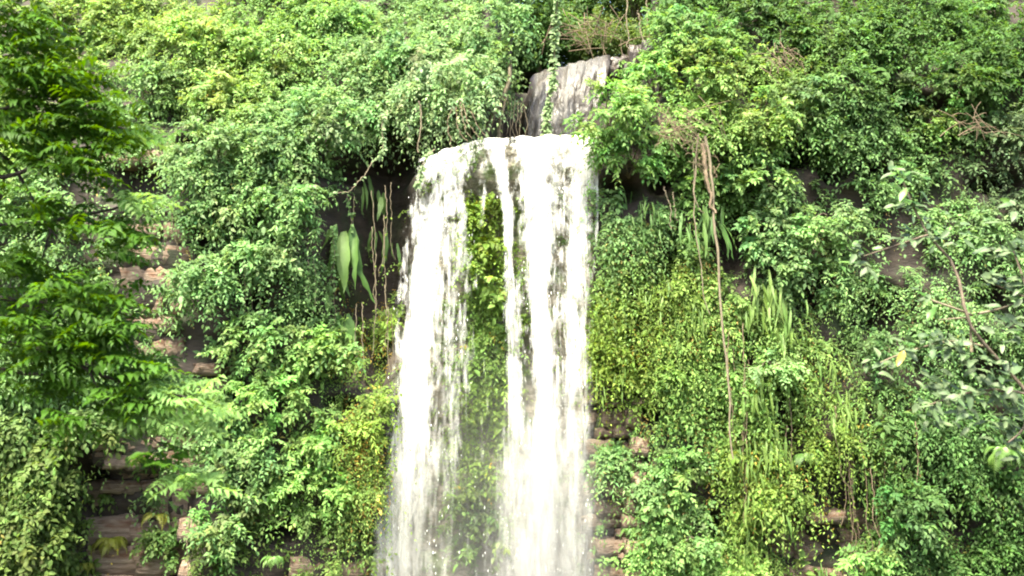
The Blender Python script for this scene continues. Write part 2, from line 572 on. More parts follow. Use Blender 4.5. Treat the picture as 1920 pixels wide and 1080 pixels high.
gx = np.linspace(-400, 400, 81); gy = np.concatenate([np.linspace(-400, -40, 19), np.linspace(-36, 4, 41)])
GX, GYY = np.meshgrid(gx, gy)
gz = -7.2 + 5.4 * (1 - S(-27, -14, GYY)) + 0.3 * (fbm(GX / 6, GYY / 6, 77) - 0.5)
ii = np.arange(GX.size).reshape(GX.shape)
GF = np.stack([ii[:-1, :-1], ii[:-1, 1:], ii[1:, 1:], ii[1:, :-1]], -1).reshape(-1, 4)
ground = link('ground', mesh_from('ground', np.stack([GX, GYY, gz], -1).reshape(-1, 3), GF, M_SOIL, smooth=True))
tag(ground, kind='structure')
LEDGE_Z = float(at(1030, 258, 0.2)[2])
STREAM_Z = float(at(1120, 96, 4.6)[2])
px_ = np.linspace(-120, 120, 41); py_ = np.linspace(5.2, 300, 40)
PX, PY = np.meshgrid(px_, py_)
pz = STREAM_Z - 0.5 + 0.4 * (fbm(PX / 5, PY / 5, 78) - 0.5)
ii = np.arange(PX.size).reshape(PX.shape)
PF = np.stack([ii[:-1, :-1], ii[:-1, 1:], ii[1:, 1:], ii[1:, :-1]], -1).reshape(-1, 4)
tag(link('terrain', mesh_from('terrain', np.stack([PX, PY, pz], -1).reshape(-1, 3), PF, M_SOIL, smooth=True)), kind='structure')


# ------------------------------------------------------------------ rock slabs
def slab_mesh(seed):
    r = np.random.default_rng(seed)
    nx, nz = 8, 4
    V, F = [], []
    gx_, gz_ = np.meshgrid(np.linspace(-.5, .5, nx), np.linspace(-.5, .5, nz))
    edge = np.minimum(0.5 - abs(gx_), 0.5 - abs(gz_))
    y = -0.5 + 0.09 * (edge < 0.02) + r.normal(0, 0.04, gx_.shape) + .12 * (r.random(gx_.shape) < .12)
    fx = gx_ * (1 - 0.03 * r.random(gx_.shape)) + r.normal(0, .02, gx_.shape)
    fz = gz_ + r.normal(0, .05, gz_.shape)
    front = np.stack([fx, y, fz], -1).reshape(-1, 3)
    backv = np.stack([gx_, np.full(gx_.shape, 0.5), gz_], -1).reshape(-1, 3)
    n = nx * nz
    V = np.concatenate([front, backv])
    id_ = np.arange(n).reshape(nz, nx)
    f = np.stack([id_[:-1, :-1], id_[:-1, 1:], id_[1:, 1:], id_[1:, :-1]], -1).reshape(-1, 4)
    ring = np.concatenate([id_[0], id_[1:, -1], id_[-1, -2::-1], id_[-2:0:-1, 0]])
    nx_ = np.roll(ring, -1)
    s = np.stack([ring, ring + n, nx_ + n, nx_], -1)
    return mesh_from('rock_slab', V, np.concatenate([f, s]), M_SLAB if seed % 3 else M_SLAB, smooth=False)


SLABS = [slab_mesh(300 + i) for i in range(9)]


def slab(u, v, w, h, dep=0.9, proud=0.12):
    p = hit(u, v)[0]
    s = (p[1] - CAMY) / 28.0 * PM
    o = link('rock_slab', SLABS[rng.integers(len(SLABS))], cliff)
    o.location = (p[0], p[1] + dep / 2 - proud + rng.uniform(-.1, .1), p[2])
    o.scale = (w * s, dep, h * s)
    o.rotation_euler = (rng.normal(0, .06), rng.normal(0, .05), rng.normal(0, .13))
    return o


def slab_course(u0, u1, v0, v1, hmin, hmax, wmin, wmax, skip=0.0, proud=0.12):
    v = v0
    while v < v1:
        h = rng.uniform(hmin, hmax)
        u = u0 + rng.uniform(-30, 10)
        pr = proud + rng.uniform(-.2, .2)
        while u < u1:
            w = min(rng.uniform(wmin, wmax), max(u1 + 15 - u, 30))
            if rng.random() > skip:
                slab(u + w / 2, v + h / 2 + rng.normal(0, h * .06), w * rng.uniform(.95, 1.06), h * rng.uniform(.78, 1.1), proud=pr + rng.normal(0, .05))
            u += w
        v += h


slab_course(245, 345, 420, 525, 34, 62, 70, 130, 0, .2)            # pale face behind the feathery tree
slab_course(215, 330, 285, 318, 30, 40, 60, 100)
slab_course(250, 335, 545, 630, 34, 50, 60, 110, 0, .2)
slab_course(360, 425, 655, 720, 22, 36, 40, 60)
slab_course(200, 380, 780, 860, 22, 38, 45, 95)            # stack over the hollow
slab_course(215, 400, 855, 905, 14, 24, 45, 90, 0.15)
slab_course(120, 350, 905, 1120, 44, 78, 110, 220, 0.0, 0.45)
slab_course(330, 380, 930, 1100, 26, 44, 50, 90, 0.2)
slab_course(1112, 1190, 745, 900, 18, 40, 28, 60, 0, .4)          # ledges beside the fall
slab_course(1112, 1195, 900, 1110, 16, 34, 35, 75, 0, .4)
slab_course(1250, 1310, 680, 715, 20, 30, 40, 60)
slab_course(1435, 1640, 955, 1110, 24, 42, 60, 120)
slab_course(530, 700, 1015, 1110, 28, 44, 70, 120)
slab_course(430, 520, 930, 960, 20, 30, 50, 90)

# wet rocks of the upper step
for (u, v, w, h) in ((1200, 118, 46, 62), (1178, 130, 40, 44), (1218, 100, 30, 40), (1140, 140, 34, 30), (1160, 122, 40, 26), (1120, 128, 46, 22)):
    o = slab(u, v, w, h, 0.8, 0.35)
    o.data = o.data.copy(); o.data.materials[0] = M_WET
    o.name = 'wet_boulder'

# ------------------------------------------------------------------ falling water
STREAMS = [
    [(262, 868, 26, .55), (290, 846, 50, .52), (330, 828, 45, .5), (380, 812, 36, .6), (430, 802, 30, .85), (520, 795, 30, 1), (650, 782, 32, 1), (800, 768, 38, 1), (900, 756, 42, .95), (980, 744, 44, .88), (1120, 732, 46, .85)],
    [(280, 850, 45, .5), (340, 852, 40, .5), (400, 852, 38, .64), (520, 848, 36, .62), (650, 843, 36, .6), (800, 836, 38, .54), (950, 815, 40, .5), (1120, 800, 50, .5)],
    [(285, 800, 18, .5), (420, 768, 12, .5), (520, 754, 10, .5), (700, 735, 9, .4), (1120, 706, 8, .3)],
    [(262, 905, 22, .45), (290, 908, 14, .42), (360, 903, 7, .7), (400, 900, 5, .4), (440, 900, 5, .0)],
    [(258, 928, 20, .9), (330, 938, 13, .95), (400, 949, 10, .95), (500, 953, 10, .75), (600, 955, 12, .7), (680, 958, 15, .75), (760, 960, 19, .6), (860, 965, 28, .52), (1120, 958, 38, .45)],
    [(255, 1000, 36, 1), (350, 1000, 29, 1), (450, 1008, 26, 1), (550, 1008, 22, 1), (650, 1014, 21, 1), (750, 1019, 21, 1), (830, 1018, 26, 1), (890, 1014, 34, 1), (950, 1010, 30, .85), (1120, 1000, 38, .7)],
    [(250, 1088, 32, 1), (320, 1088, 26, .95), (380, 1084, 20, .88), (450, 1080, 18, .85), (600, 1078, 18, .8), (700, 1078, 18, .74), (800, 1078, 18, .68), (950, 1078, 22, .62), (1120, 1076, 26, .55)],
    [(252, 1045, 30, .95), (285, 1045, 26, .75), (330, 1045, 24, .56), (450, 1045, 24, .54), (560, 1048, 26, .56), (800, 1045, 34, .55), (1120, 1040, 46, .5)],
    [(250, 1117, 2.5, .9), (330, 1117, 2.5, .85), (470, 1116, 2.5, .7), (580, 1115, 3, .0)],
    [(248, 965, 40, .6), (275, 965, 18, .4), (300, 966, 16, .34), (500, 970, 18, .4), (700, 975, 20, .44), (900, 975, 40, .4), (1120, 975, 50, .4)],
    [(360, 905, 30, .0), (450, 905, 40, .15), (700, 903, 44, .22), (950, 900, 50, .28), (1120, 898, 60, .3)],
    [(300, 1105, 10, .5), (500, 1100, 14, .45), (1120, 1104, 14, .4)],
]


def rho_of(u, v):
    keep_ = np.ones(np.broadcast(u, v).shape)
    for st in STREAMS:
        st = np.array(st)
        c = np.interp(v, st[:, 0], st[:, 1]); w = np.interp(v, st[:, 0], st[:, 2]); a = np.interp(v, st[:, 0], st[:, 3])
        d = np.abs(u - c - 5 * (vnoise(v / 45, u * 0 + 3, 5) - .5)) / w
        keep_ = keep_ * (1 - a * np.exp(-d ** 3 * 0.9))
    return 1 - keep_


def lip_v(u):
    return np.interp(u, [690, 770, 785, 830, 890, 930, 1000, 1060, 1120], [345, 312, 300, 284, 266, 260, 259, 256, 252]) + 9 * (fbm(np.asarray(u, float) / 13, np.asarray(u, float) * 0, 88, 3) - .5)


wu, wv = np.meshgrid(np.linspace(780, 1116, 70), np.linspace(0, 1, 150))
wv = np.interp(wu, [770, 785, 830, 890, 930, 1120], [320, 308, 292, 272, 266, 264]) * (1 - wv) + 1130 * wv
WY = cliff_depth(wu, wv)
wp = at(wu, wv, 0.0); wp[..., 1] = WY - .07 + .16 * (fbm(wu / 18, wv / 14, 141, 3) - .5)
id_ = np.arange(wu.size).reshape(wu.shape)
M_WALL = surface_material('washed_rock', [(0.25, (0.045, 0.036, 0.026)), (0.5, (0.13, 0.105, 0.078)), (0.8, (0.25, 0.21, 0.16))], (1.5, 1.5, 2.4), 2.4, .45, .9, second=(1.8, .52, (.075, .1, .025)))
link('washed_rock', mesh_from('washed_rock', wp.reshape(-1, 3), np.stack([id_[:-1, :-1], id_[1:, :-1], id_[1:, 1:], id_[:-1, 1:]], -1).reshape(-1, 4), M_WALL, smooth=True), cliff)

waterfall = empty('waterfall', at(920, 1120, -0.6), 'tall white waterfall dropping from the ledge in two ragged curtains', 'waterfall', kind='structure')
WL = np.array(waterfall.location)


def curtain(u0, u1, seedoff):
    Vs, Fs, Us, Rs, n0 = [], [], [], [], 0
    nu_, nv_ = int((u1 - u0) / 2.5), 190
    us = np.linspace(u0, u1, nu_)
    s = np.linspace(0, 1, nv_) ** 1.35
    for layer in range(3):
        off = (0.0, 0.10, 0.22, 0.36)[layer]
        Ug, Sg = np.meshgrid(us, s)
        L0 = lip_v(Ug)
        Vg = L0 - 3 + (1130 - L0) * Sg
        drop = (Vg - L0) * PM
        Yg = 0.05 - 0.95 * (1 - np.exp(-np.maximum(drop, 0) / 6.0)) + off
        Yg = Yg + 0.16 * (fbm(Ug / 22, Vg / 130, 50 + layer, 3) - .5) * S(0, 1.5, drop)
        Yg = Yg + 0.35 * (1 - S(-3 * PM, 0.25, drop))          # rounds over the lip
        P = at(Ug, Vg, Yg)
        jit_u = 6 * (layer - 1.5) * 0.3
        r = rho_of(Ug + jit_u, Vg)
        r = r * (1 - 0.12 * layer) * S(0, 1, (Ug - u0) / 3 + 0.0) * S(0, 1, (u1 - Ug) / 3)
        Us.append(np.stack([Ug * PM + 3.7 * layer, -np.sqrt(np.maximum(drop, 0) + 0.25) * 3.0 + 11.3 * layer], -1).reshape(-1, 2))
        Vs.append(P.reshape(-1, 3)); Rs.append(r.reshape(-1))
        id_ = np.arange(Ug.size).reshape(Ug.shape)
        Fs.append(np.stack([id_[:-1, :-1], id_[1:, :-1], id_[1:, 1:], id_[:-1, 1:]], -1).reshape(-1, 4) + n0)
        n0 += Ug.size
    V, F, R = np.concatenate(Vs), np.concatenate(Fs), np.concatenate(Rs)
    F = F[R[F].max(1) > 0.03]
    o = link('water_curtain', mesh_from('water_curtain', V - WL, F, M_WATER, smooth=True, uv=np.concatenate(Us), rho=R, mist=S(640, 980, to_px(V)[1])), waterfall)
    return o


curtain(690, 898, 0)
curtain(886, 1124, 3)

# clots and drops thrown off the curtains
OCT_V = np.array([(1, 0, 0), (-1, 0, 0), (0, 1, 0), (0, -1, 0), (0, 0, 1.6), (0, 0, -1.0)], float)
OCT_F = np.array([(0, 2, 4), (2, 1, 4), (1, 3, 4), (3, 0, 4), (2, 0, 5), (1, 2, 5), (3, 1, 5), (0, 3, 5)])
NQ = 3500
qu = rng.uniform(690, 1124, NQ); qv = rng.uniform(270, 1110, NQ)
qr = rho_of(qu + rng.normal(0, 4, NQ), qv) * (qv > lip_v(qu))
clump = fbm(qu / 14, qv / 50, 71, 3)
ok = (rng.random(NQ) < np.clip((qr - 0.2) * 1.1, 0, 1) * (1 - .85 * S(.6, .9, qr)) * S(.42, .62, clump))
qu, qv = qu[ok], qv[ok]
drop = (qv - lip_v(qu)) * PM
qY = 0.05 - 0.95 * (1 - np.exp(-np.maximum(drop, 0) / 6.0)) + rng.uniform(-0.22, 0.3, len(qu))
QP = at(qu, qv, qY)
w = rng.uniform(0.004, 0.012, len(qu)) 
ln = w * rng.uniform(1.5, 5.0, len(qu))
QV = QP[:, None] + OCT_V[None] * np.stack([w, w, ln], -1)[:, None]
m_, n_, l_ = mat_new('water_drops')
o_ = n_.new('ShaderNodeOutputMaterial'); p_ = n_.new('ShaderNodeBsdfPrincipled')
p_.inputs['Base Color'].default_value = (0.88, 0.89, 0.87, 1); p_.inputs['Roughness'].default_value = 0.3
l_.new(p_.outputs[0], o_.inputs['Surface'])
M_DROP = m_
tag(link('water_drops', mesh_from('water_drops', QV.reshape(-1, 3) - WL, (OCT_F[None] + (np.arange(len(qu)) * 6)[:, None, None]).reshape(-1, 3), M_DROP, smooth=True), waterfall), kind='stuff')

# spray hanging about the lower fall: two rounded bodies of fine mist
def mist_body(u, v, Y, ru, rv, ry, dens):
    c = at(u, v, Y)
    th, ph = np.meshgrid(np.linspace(0, 2 * math.pi, 25)[:-1], np.linspace(0.02, math.pi - .02, 13))
    V = np.stack([np.cos(th) * np.sin(ph) * ru * PM, np.sin(th) * np.sin(ph) * ry, np.cos(ph) * rv * PM], -1)
    i = np.arange(V[..., 0].size).reshape(V.shape[:2])
    F = np.stack([i[:-1], i[1:], np.roll(i, -1, 1)[1:], np.roll(i, -1, 1)[:-1]], -1).reshape(-1, 4)
    m, n, l = mat_new('mist')
    out = n.new('ShaderNodeOutputMaterial'); p = n.new('ShaderNodeVolumePrincipled')
    p.inputs['Color'].default_value = (.97, .97, .95, 1);  p.inputs['Anisotropy'].default_value = .2
    tc = n.new('ShaderNodeTexCoord'); mp = n.new('ShaderNodeMapping'); mp.inputs['Scale'].default_value = (1 / (ru * PM), 1 / ry, 1 / (rv * PM))
    l.new(tc.outputs['Object'], mp.inputs['Vector'])
    g = n.new('ShaderNodeTexGradient'); g.gradient_type = 'SPHERICAL'; l.new(mp.outputs[0], g.inputs['Vector'])
    k = n.new('ShaderNodeMath'); k.operation = 'MULTIPLY'; k.inputs[1].default_value = dens; l.new(g.outputs['Fac'], k.inputs[0])
    l.new(k.outputs[0], p.inputs['Density'])
    l.new(p.outputs[0], out.inputs['Volume'])
    caps = [np.array([i[0][::-1]]), np.array([i[-1]])]
    o = link('mist', mesh_from('mist', V.reshape(-1, 3), [F] + caps, m, smooth=True), None, tuple(c))
    return tag(o, 'pale fine spray hanging round the lower waterfall', 'mist', 'spray round the lower waterfall', 'stuff')


mist_body(925, 1200, -.5, 260, 560, 1.6, .17)
mist_body(1030, 1060, -.7, 120, 420, 1.1, .5)

# the stream lying on the ledge, its foamy lip, and the pool below
lu = np.linspace(775, 1122, 120)
rows = []
for k, (dy, dz) in enumerate(((0.02, 0.0), (0.25, 0.06), (0.8, 0.09), (1.8, 0.1), (3.0, 0.1))):
    q = at(lu, lip_v(lu) - 2, 0.40)
    q[:, 1] += dy
    q[:, 2] += dz + 0.05 * (vnoise(lu / 9, lu * 0 + k, 90) - .5)
    rows.append(q)
LV = np.array(rows)
id_ = np.arange(LV.shape[0] * LV.shape[1]).reshape(LV.shape[:2])
LF = np.stack([id_[:-1, :-1], id_[:-1, 1:], id_[1:, 1:], id_[1:, :-1]], -1).reshape(-1, 4)
LU = np.stack([np.broadcast_to(lu * PM, LV.shape[:2]), LV[..., 1]], -1).reshape(-1, 2)
LR = np.full(LV.shape[:2], 0.9); LR[:] = np.interp(lu, [775, 800, 880, 925, 950], [.2, .3, .4, .5, .72])[None]
link('stream_lip', mesh_from('stream_lip', LV.reshape(-1, 3) - WL, LF, M_WATER, smooth=True, uv=LU, rho=LR.ravel()), waterfall)

m_, n_, l_ = mat_new('pool_water')
o_ = n_.new('ShaderNodeOutputMaterial'); p_ = n_.new('ShaderNodeBsdfPrincipled')
p_.inputs['Base Color'].default_value = (0.05, 0.07, 0.05, 1); p_.inputs['Roughness'].default_value = 0.12
no_ = n_.new('ShaderNodeTexNoise'); no_.inputs['Scale'].default_value = 3
b_ = n_.new('ShaderNodeBump'); b_.inputs['Strength'].default_value = 0.5
l_.new(no_.outputs[0], b_.inputs['Height']); l_.new(b_.outputs[0], p_.inputs['Normal']); l_.new(p_.outputs[0], o_.inputs['Surface'])
tag(link('water', mesh_from('water', np.array([(-14, -11, -6.7), (14, -11, -6.7), (14, 3, -6.7), (-14, 3, -6.7)]), np.array([(0, 1, 2, 3)]), m_)), kind='structure')

# upper cascade: thin grey water sliding down a rounded, stained step
upper = empty('upper_cascade', at(1040, 262, 3.2), 'thin grey cascade sliding down the rounded upper rock step', 'cascade', kind='structure')
UL = np.array(upper.location)
NU, NV = 90, 70
uu = np.linspace(0, 1, NU); vv_ = np.linspace(0, 1, NV)
A, B = np.meshgrid(uu, vv_)
topu = 994 + A * 150; topv = np.interp(topu, [990, 1010, 1060, 1120, 1145], [150, 134, 122, 108, 104]) + 9 * (fbm(topu / 11, topu * 0, 63, 3) - .5)
botu = 974 + A * 150; botv = 268 + 0 * A
ue = topu + (botu - topu) * S(0, 0.7, B); ve = topv + (botv - topv) * B
Ye = 4.4 - 1.5 * np.sqrt(np.clip(1 - (1 - B) ** 2, 0, 1)) + 0.25 * (fbm(ue / 16, ve / 40, 61) - .5) + 0.5 * (1 - S(0, .12, A)) + 0.5 * np.maximum(0, A - .75)
RV = at(ue, ve, Ye)
id_ = np.arange(NU * NV).reshape(NV, NU)
RF = np.stack([id_[:-1, :-1], id_[1:, :-1], id_[1:, 1:], id_[:-1, 1:]], -1).reshape(-1, 4)
link('rock_step', mesh_from('rock_step', RV.reshape(-1, 3) - UL, RF, M_WET, smooth=True), upper)
WVv = at(ue, ve, Ye - 0.05 - 0.1 * B)
g1 = 0.75 * box(0.02, .30, A, .06) + 0.85 * box(.36, .70, A, .08) * (1 - .55 * box(.25, .5, B, .1)) + .6 * box(.72, .98, A, .05)
g1 = g1 + 0.35 * (1 - S(0.1, .35, B)) * box(.3, .9, A, .06)
UVs = np.stack([A * 2.3, -np.sqrt(B * 2.2 + .1) * 3], -1).reshape(-1, 2)
link('water_film', mesh_from('water_film', WVv.reshape(-1, 3) - UL, RF, M_WATER2, smooth=True, uv=UVs, rho=np.clip(g1, 0, 1).ravel()), upper)


# ------------------------------------------------------------------ creeper foliage that covers the cliff (one uncountable mass)
ANCH = [  # u, v, kind: what grows where; upper right shade put into deeper greens
    (100, 60, 'lime'), (330, 60, 'lime'), (560, 90, 'fresh'), (420, 200, 'lime'), (300, 200, 'mint'), (700, 150, 'mint'), (860, 60, 'mint'), (820, 190, 'pale'),
    (560, 250, 'mint'), (420, 320, 'mint'), (560, 400, 'mint'), (430, 470, 'mint'), (560, 560, 'mint'), (420, 620, 'mint'), (620, 690, 'fresh'), (520, 760, 'fresh'),
    (450, 850, 'mint'), (560, 900, 'fresh'), (480, 1000, 'olive'), (640, 1050, 'olive'), (700, 640, 'moss'), (690, 800, 'moss'), (660, 900, 'lime'), (740, 560, 'lime'),
    (100, 850, 'olive'), (80, 1000, 'olive'), (60, 720, 'mint'), (200, 700, 'mint'), (250, 560, 'mint'),
    (910, 420, 'moss'), (910, 600, 'lime'), (910, 800, 'moss'), (900, 1000, 'olive'), (1050, 600, 'moss'),
    (1150, 200, 'fresh'), (1250, 160, 'fresh'), (1350, 200, 'lime'), (1420, 150, 'lime'), (1300, 300, 'fresh'), (1180, 330, 'mint'), (1330, 60, 'deep'),
    (1160, 450, 'mint'), (1200, 560, 'moss'), (1180, 680, 'moss'), (1280, 620, 'lime'), (1300, 760, 'fresh'), (1250, 880, 'mint'), (1260, 1000, 'fresh'), (1380, 900, 'moss'),
    (1480, 600, 'lime'), (1440, 700, 'fresh'), (1500, 800, 'moss'), (1480, 950, 'lime'), (1560, 720, 'lime'), (1560, 900, 'moss'),
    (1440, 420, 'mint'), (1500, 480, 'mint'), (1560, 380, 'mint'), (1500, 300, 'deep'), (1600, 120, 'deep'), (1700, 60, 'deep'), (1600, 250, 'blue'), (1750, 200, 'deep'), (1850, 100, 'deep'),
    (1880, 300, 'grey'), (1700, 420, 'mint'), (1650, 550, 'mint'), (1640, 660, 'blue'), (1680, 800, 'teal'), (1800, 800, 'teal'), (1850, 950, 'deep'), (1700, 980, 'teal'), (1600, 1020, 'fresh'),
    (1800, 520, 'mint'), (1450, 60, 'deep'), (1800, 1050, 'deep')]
AU = np.array([a[0] for a in ANCH], float); AV = np.array([a[1] for a in ANCH], float); AC = np.array([PAL[a[2]] for a in ANCH])


def colour_at(u, v):
    u = u + 60 * (fbm(u / 90, v / 90, 201) - .5); v = v + 60 * (fbm(u / 90, v / 90, 203) - .5)
    d2 = (u[:, None] - AU) ** 2 + (v[:, None] - AV) ** 2
    wt = np.exp(-d2 / (2 * 55.0 ** 2)) + 1e-9
    return (wt[..., None] * AC).sum(1) / wt.sum(1)[:, None]


def cover(u, v):
    """how thickly the creepers grow (0 to 1)"""
    c = 1 - .97 * holes(u, v)
    c *= 1 - 0.97 * np.exp(-((u - 710) / 82) ** 4) * box(228, 590, v, 35)
    c *= 1 - .95 * box(885, 985, u, 12) * box(165, 262, v, 15)
    c *= 1 - .86 * box(225, 350, u, 12) * box(405, 540, v, 14)
    c *= 1 - box(208, 335, u, 12) * box(300, 385, v, 12)
    c *= 1 - .95 * box(240, 342, u, 10) * box(540, 635, v, 14)
    c *= 1 - .85 * box(370, 415, u, 8) * box(655, 700, v, 10)
    c *= 1 - .9 * box(150, 345, u, 12) * box(795, 1100, v, 14)
    c *= 1 - .9 * box(340, 385, u, 12) * box(960, 1100, v, 20)
    c *= 1 - .97 * box(1105, 1195, u, 8) * box(715, 838, v, 12)
    c *= 1 - .95 * box(1105, 1188, u, 8) * box(900, 1100, v, 12)
    c *= 1 - .9 * box(1448, 1600, u, 14) * box(965, 1100, v, 14)
    c *= 1 - .7 * box(540, 690, u, 20) * box(1025, 1100, v, 14)
    c *= 1 - .7 * box(1300, 1400, u, 16) * box(370, 470, v, 20)
    # the water's lane: moss and leaves between the two curtains only
    lane = S(np.interp(v, [250, 300, 520, 800, 1080], [770, 775, 745, 715, 700]), np.interp(v, [250, 300, 520, 800, 1080], [790, 795, 765, 735, 718]), u) * (1 - S(1104, 1120, u)) * (v > 245)
    mid = box(872, 948, u, 10) * S(340, 380, v) * (1 - .55 * S(900, 1000, v)) + .45 * box(960, 985, u, 8) * S(330, 400, v) * (1 - S(700, 800, v)) + .4 * box(840, 880, u, 10) * S(500, 600, v)
    c = c * (1 - lane) + lane * np.clip(mid, 0, 1)
    c *= 1 - S(965, 985, u) * (1 - S(1120, 1135, u)) * (v < 262) * (v > 90)       # upper cascade
    c *= 1 - S(960, 980, u) * (1 - S(1205, 1222, u)) * (v < 135)
    return c


creeper = Leaves()


def scatter(n, u0, u1, v0, v1, fn, thr=0.35, ns=(85, 60), nseed=301):
    u = rng.uniform(u0, u1, n); v = rng.uniform(v0, v1, n)
    p = fn(u, v) * S(thr - .12, thr + .2, fbm(u / ns[0], v / ns[1], nseed, 3))
    k = rng.random(n) < p
    return u[k], v[k]


def grow(u, v, nspray, K, leaf, length, droop, lift=0.05, wid=0.5, out=0.5, oval=False, tint=1.0, cj=.16, outk=.8, upk=.3, rnd=.75, bulge=.75):
    P = hit(u, v)
    mass = fbm(u / 120, v / 85, 401, 2)
    k = rng.random(len(u)) < .25 + .75 * S(.30, .46, mass)
    u, v, P, mass = u[k], v[k], P[k], mass[k]
    P[:, 1] -= lift + bulge * (1 - .6 * S(1110, 1160, u) * S(330, 420, v)) * S(.38, .72, mass)
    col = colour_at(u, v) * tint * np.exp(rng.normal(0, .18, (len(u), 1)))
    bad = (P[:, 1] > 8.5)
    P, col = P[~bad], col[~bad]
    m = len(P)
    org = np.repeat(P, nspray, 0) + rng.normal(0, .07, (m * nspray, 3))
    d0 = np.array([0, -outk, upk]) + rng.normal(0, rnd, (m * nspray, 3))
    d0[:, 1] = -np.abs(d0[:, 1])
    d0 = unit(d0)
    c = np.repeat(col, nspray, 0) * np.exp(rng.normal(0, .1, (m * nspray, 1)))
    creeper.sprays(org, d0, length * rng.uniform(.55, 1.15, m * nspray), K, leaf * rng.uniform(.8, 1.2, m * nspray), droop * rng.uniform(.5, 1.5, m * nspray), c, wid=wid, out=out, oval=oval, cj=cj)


# deep under-layer, then the sprays that catch the light
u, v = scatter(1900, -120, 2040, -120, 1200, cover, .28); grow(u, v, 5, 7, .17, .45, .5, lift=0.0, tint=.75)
u, v = scatter(1950, -120, 2040, -120, 1200, lambda a, b: cover(a, b) * (1 - .7 * box(690, 1420, a, 40) * S(330, 420, b)), .42, nseed=302); grow(u, v, 9, 11, .185, .85, .55, lift=.1)
u, v = scatter(1300, -120, 960, -140, 340, cover, .08, nseed=322); grow(u, v, 9, 11, .18, .9, .5, lift=.12)
u, v = scatter(1150, 1215, 2040, -140, 400, lambda a, b: .35 + .65 * cover(a, b), .08, nseed=323); grow(u, v, 9, 11, .16, .8, .5, lift=.12)
# tight, small-leaved cover near the fall and on the wall between its curtains
near = lambda a, b: cover(a, b) * np.clip(box(655, 1420, a, 30) * S(360, 450, b), 0, 1)
u, v = scatter(4300, 640, 1460, 330, 1120, near, .4, (40, 40), 303); grow(u, v, 4, 8, .135, .42, .75, lift=.02, wid=.58, out=.9, bulge=.35)
u, v = scatter(900, 1110, 1460, 330, 1120, near, .42, (60, 50), 333); grow(u, v, 7, 9, .17, .65, .6, lift=.08, wid=.55, out=.7, bulge=.5)
# broad ivy on the lower left face, hanging strands on the right
u, v = scatter(900, -100, 220, 690, 1180, cover, .3, nseed=304); grow(u, v, 6, 8, .2, .55, .9, lift=.12, wid=.62, oval=True)
u, v = scatter(1300, 1420, 2040, 420, 1180, cover, .36, (40, 110), 305); grow(u, v, 4, 13, .13, 1.0, 1.3, lift=.1, wid=.5)
u, v = scatter(900, 200, 1000, -60, 520, cover, .4, (40, 90), 306); grow(u, v, 3, 15, .13, 1.15, 1.5, lift=.15, wid=.62)
u = rng.uniform(788, 888, 260); v = lip_v(u) + 4 + 60 * rng.random(260) ** 2; grow(u, v, 3, 5, .075, .17, .5, lift=.12, wid=.6, bulge=0, tint=1.2)
u = np.where(rng.random(1000) < .5, rng.uniform(870, 950, 1000), rng.uniform(790, 1108, 1000)); v = rng.uniform(370, 1110, 1000); grow(u, v, 3, 6, .11, .25, .8, lift=.02, wid=.6, bulge=0)
# other species through the mass: broad-leaved runners, narrow willowy sprays, withered leaves
u, v = scatter(700, -100, 2020, -100, 1180, cover, .5, (50, 40), 341); grow(u, v, 4, 6, .27, .7, .6, lift=.18, wid=.6, oval=True, tint=.9)
u, v = scatter(900, -100, 2020, -100, 1180, cover, .5, (60, 50), 342); grow(u, v, 5, 13, .2, .95, .8, lift=.18, wid=.26, tint=1.08)
u, v = scatter(500, 640, 760, 480, 1100, cover, .3, nseed=346); grow(u, v, 2, 6, .1, .5, 1.2, lift=.12, bulge=.3, tint=np.array([1.9, .9, .9]))
u, v = scatter(900, 1110, 1760, 380, 1100, cover, .5, (24, 70), 347); grow(u, v, 2, 8, .1, .7, 1.8, lift=.25, bulge=.4, wid=.35, tint=np.array([1.6, .72, .8]))
u, v = scatter(500, -100, 2020, -100, 1180, cover, .3, nseed=343); grow(u, v, 1, 4, .15, .5, .8, lift=.2, tint=np.array([2.0, 1.05, .9]))
u, v = scatter(1500, 1120, 1720, 400, 1120, cover, .46, (20, 120), 344); grow(u, v, 3, 16, .12, 1.1, 2.2, lift=.2, wid=.4, bulge=.45, outk=.5, upk=.1, rnd=.3)
u, v = scatter(700, 560, 780, 420, 1000, cover, .46, (20, 100), 345); grow(u, v, 3, 15, .11, 1.0, 2.2, lift=.15, wid=.4, bulge=.4, outk=.5, upk=.1, rnd=.3)
tag(link('creeper_foliage', creeper.mesh('creeper_foliage', M_LEAF)), 'dense green creepers and small leaves matting the cliff face', 'foliage', kind='stuff')


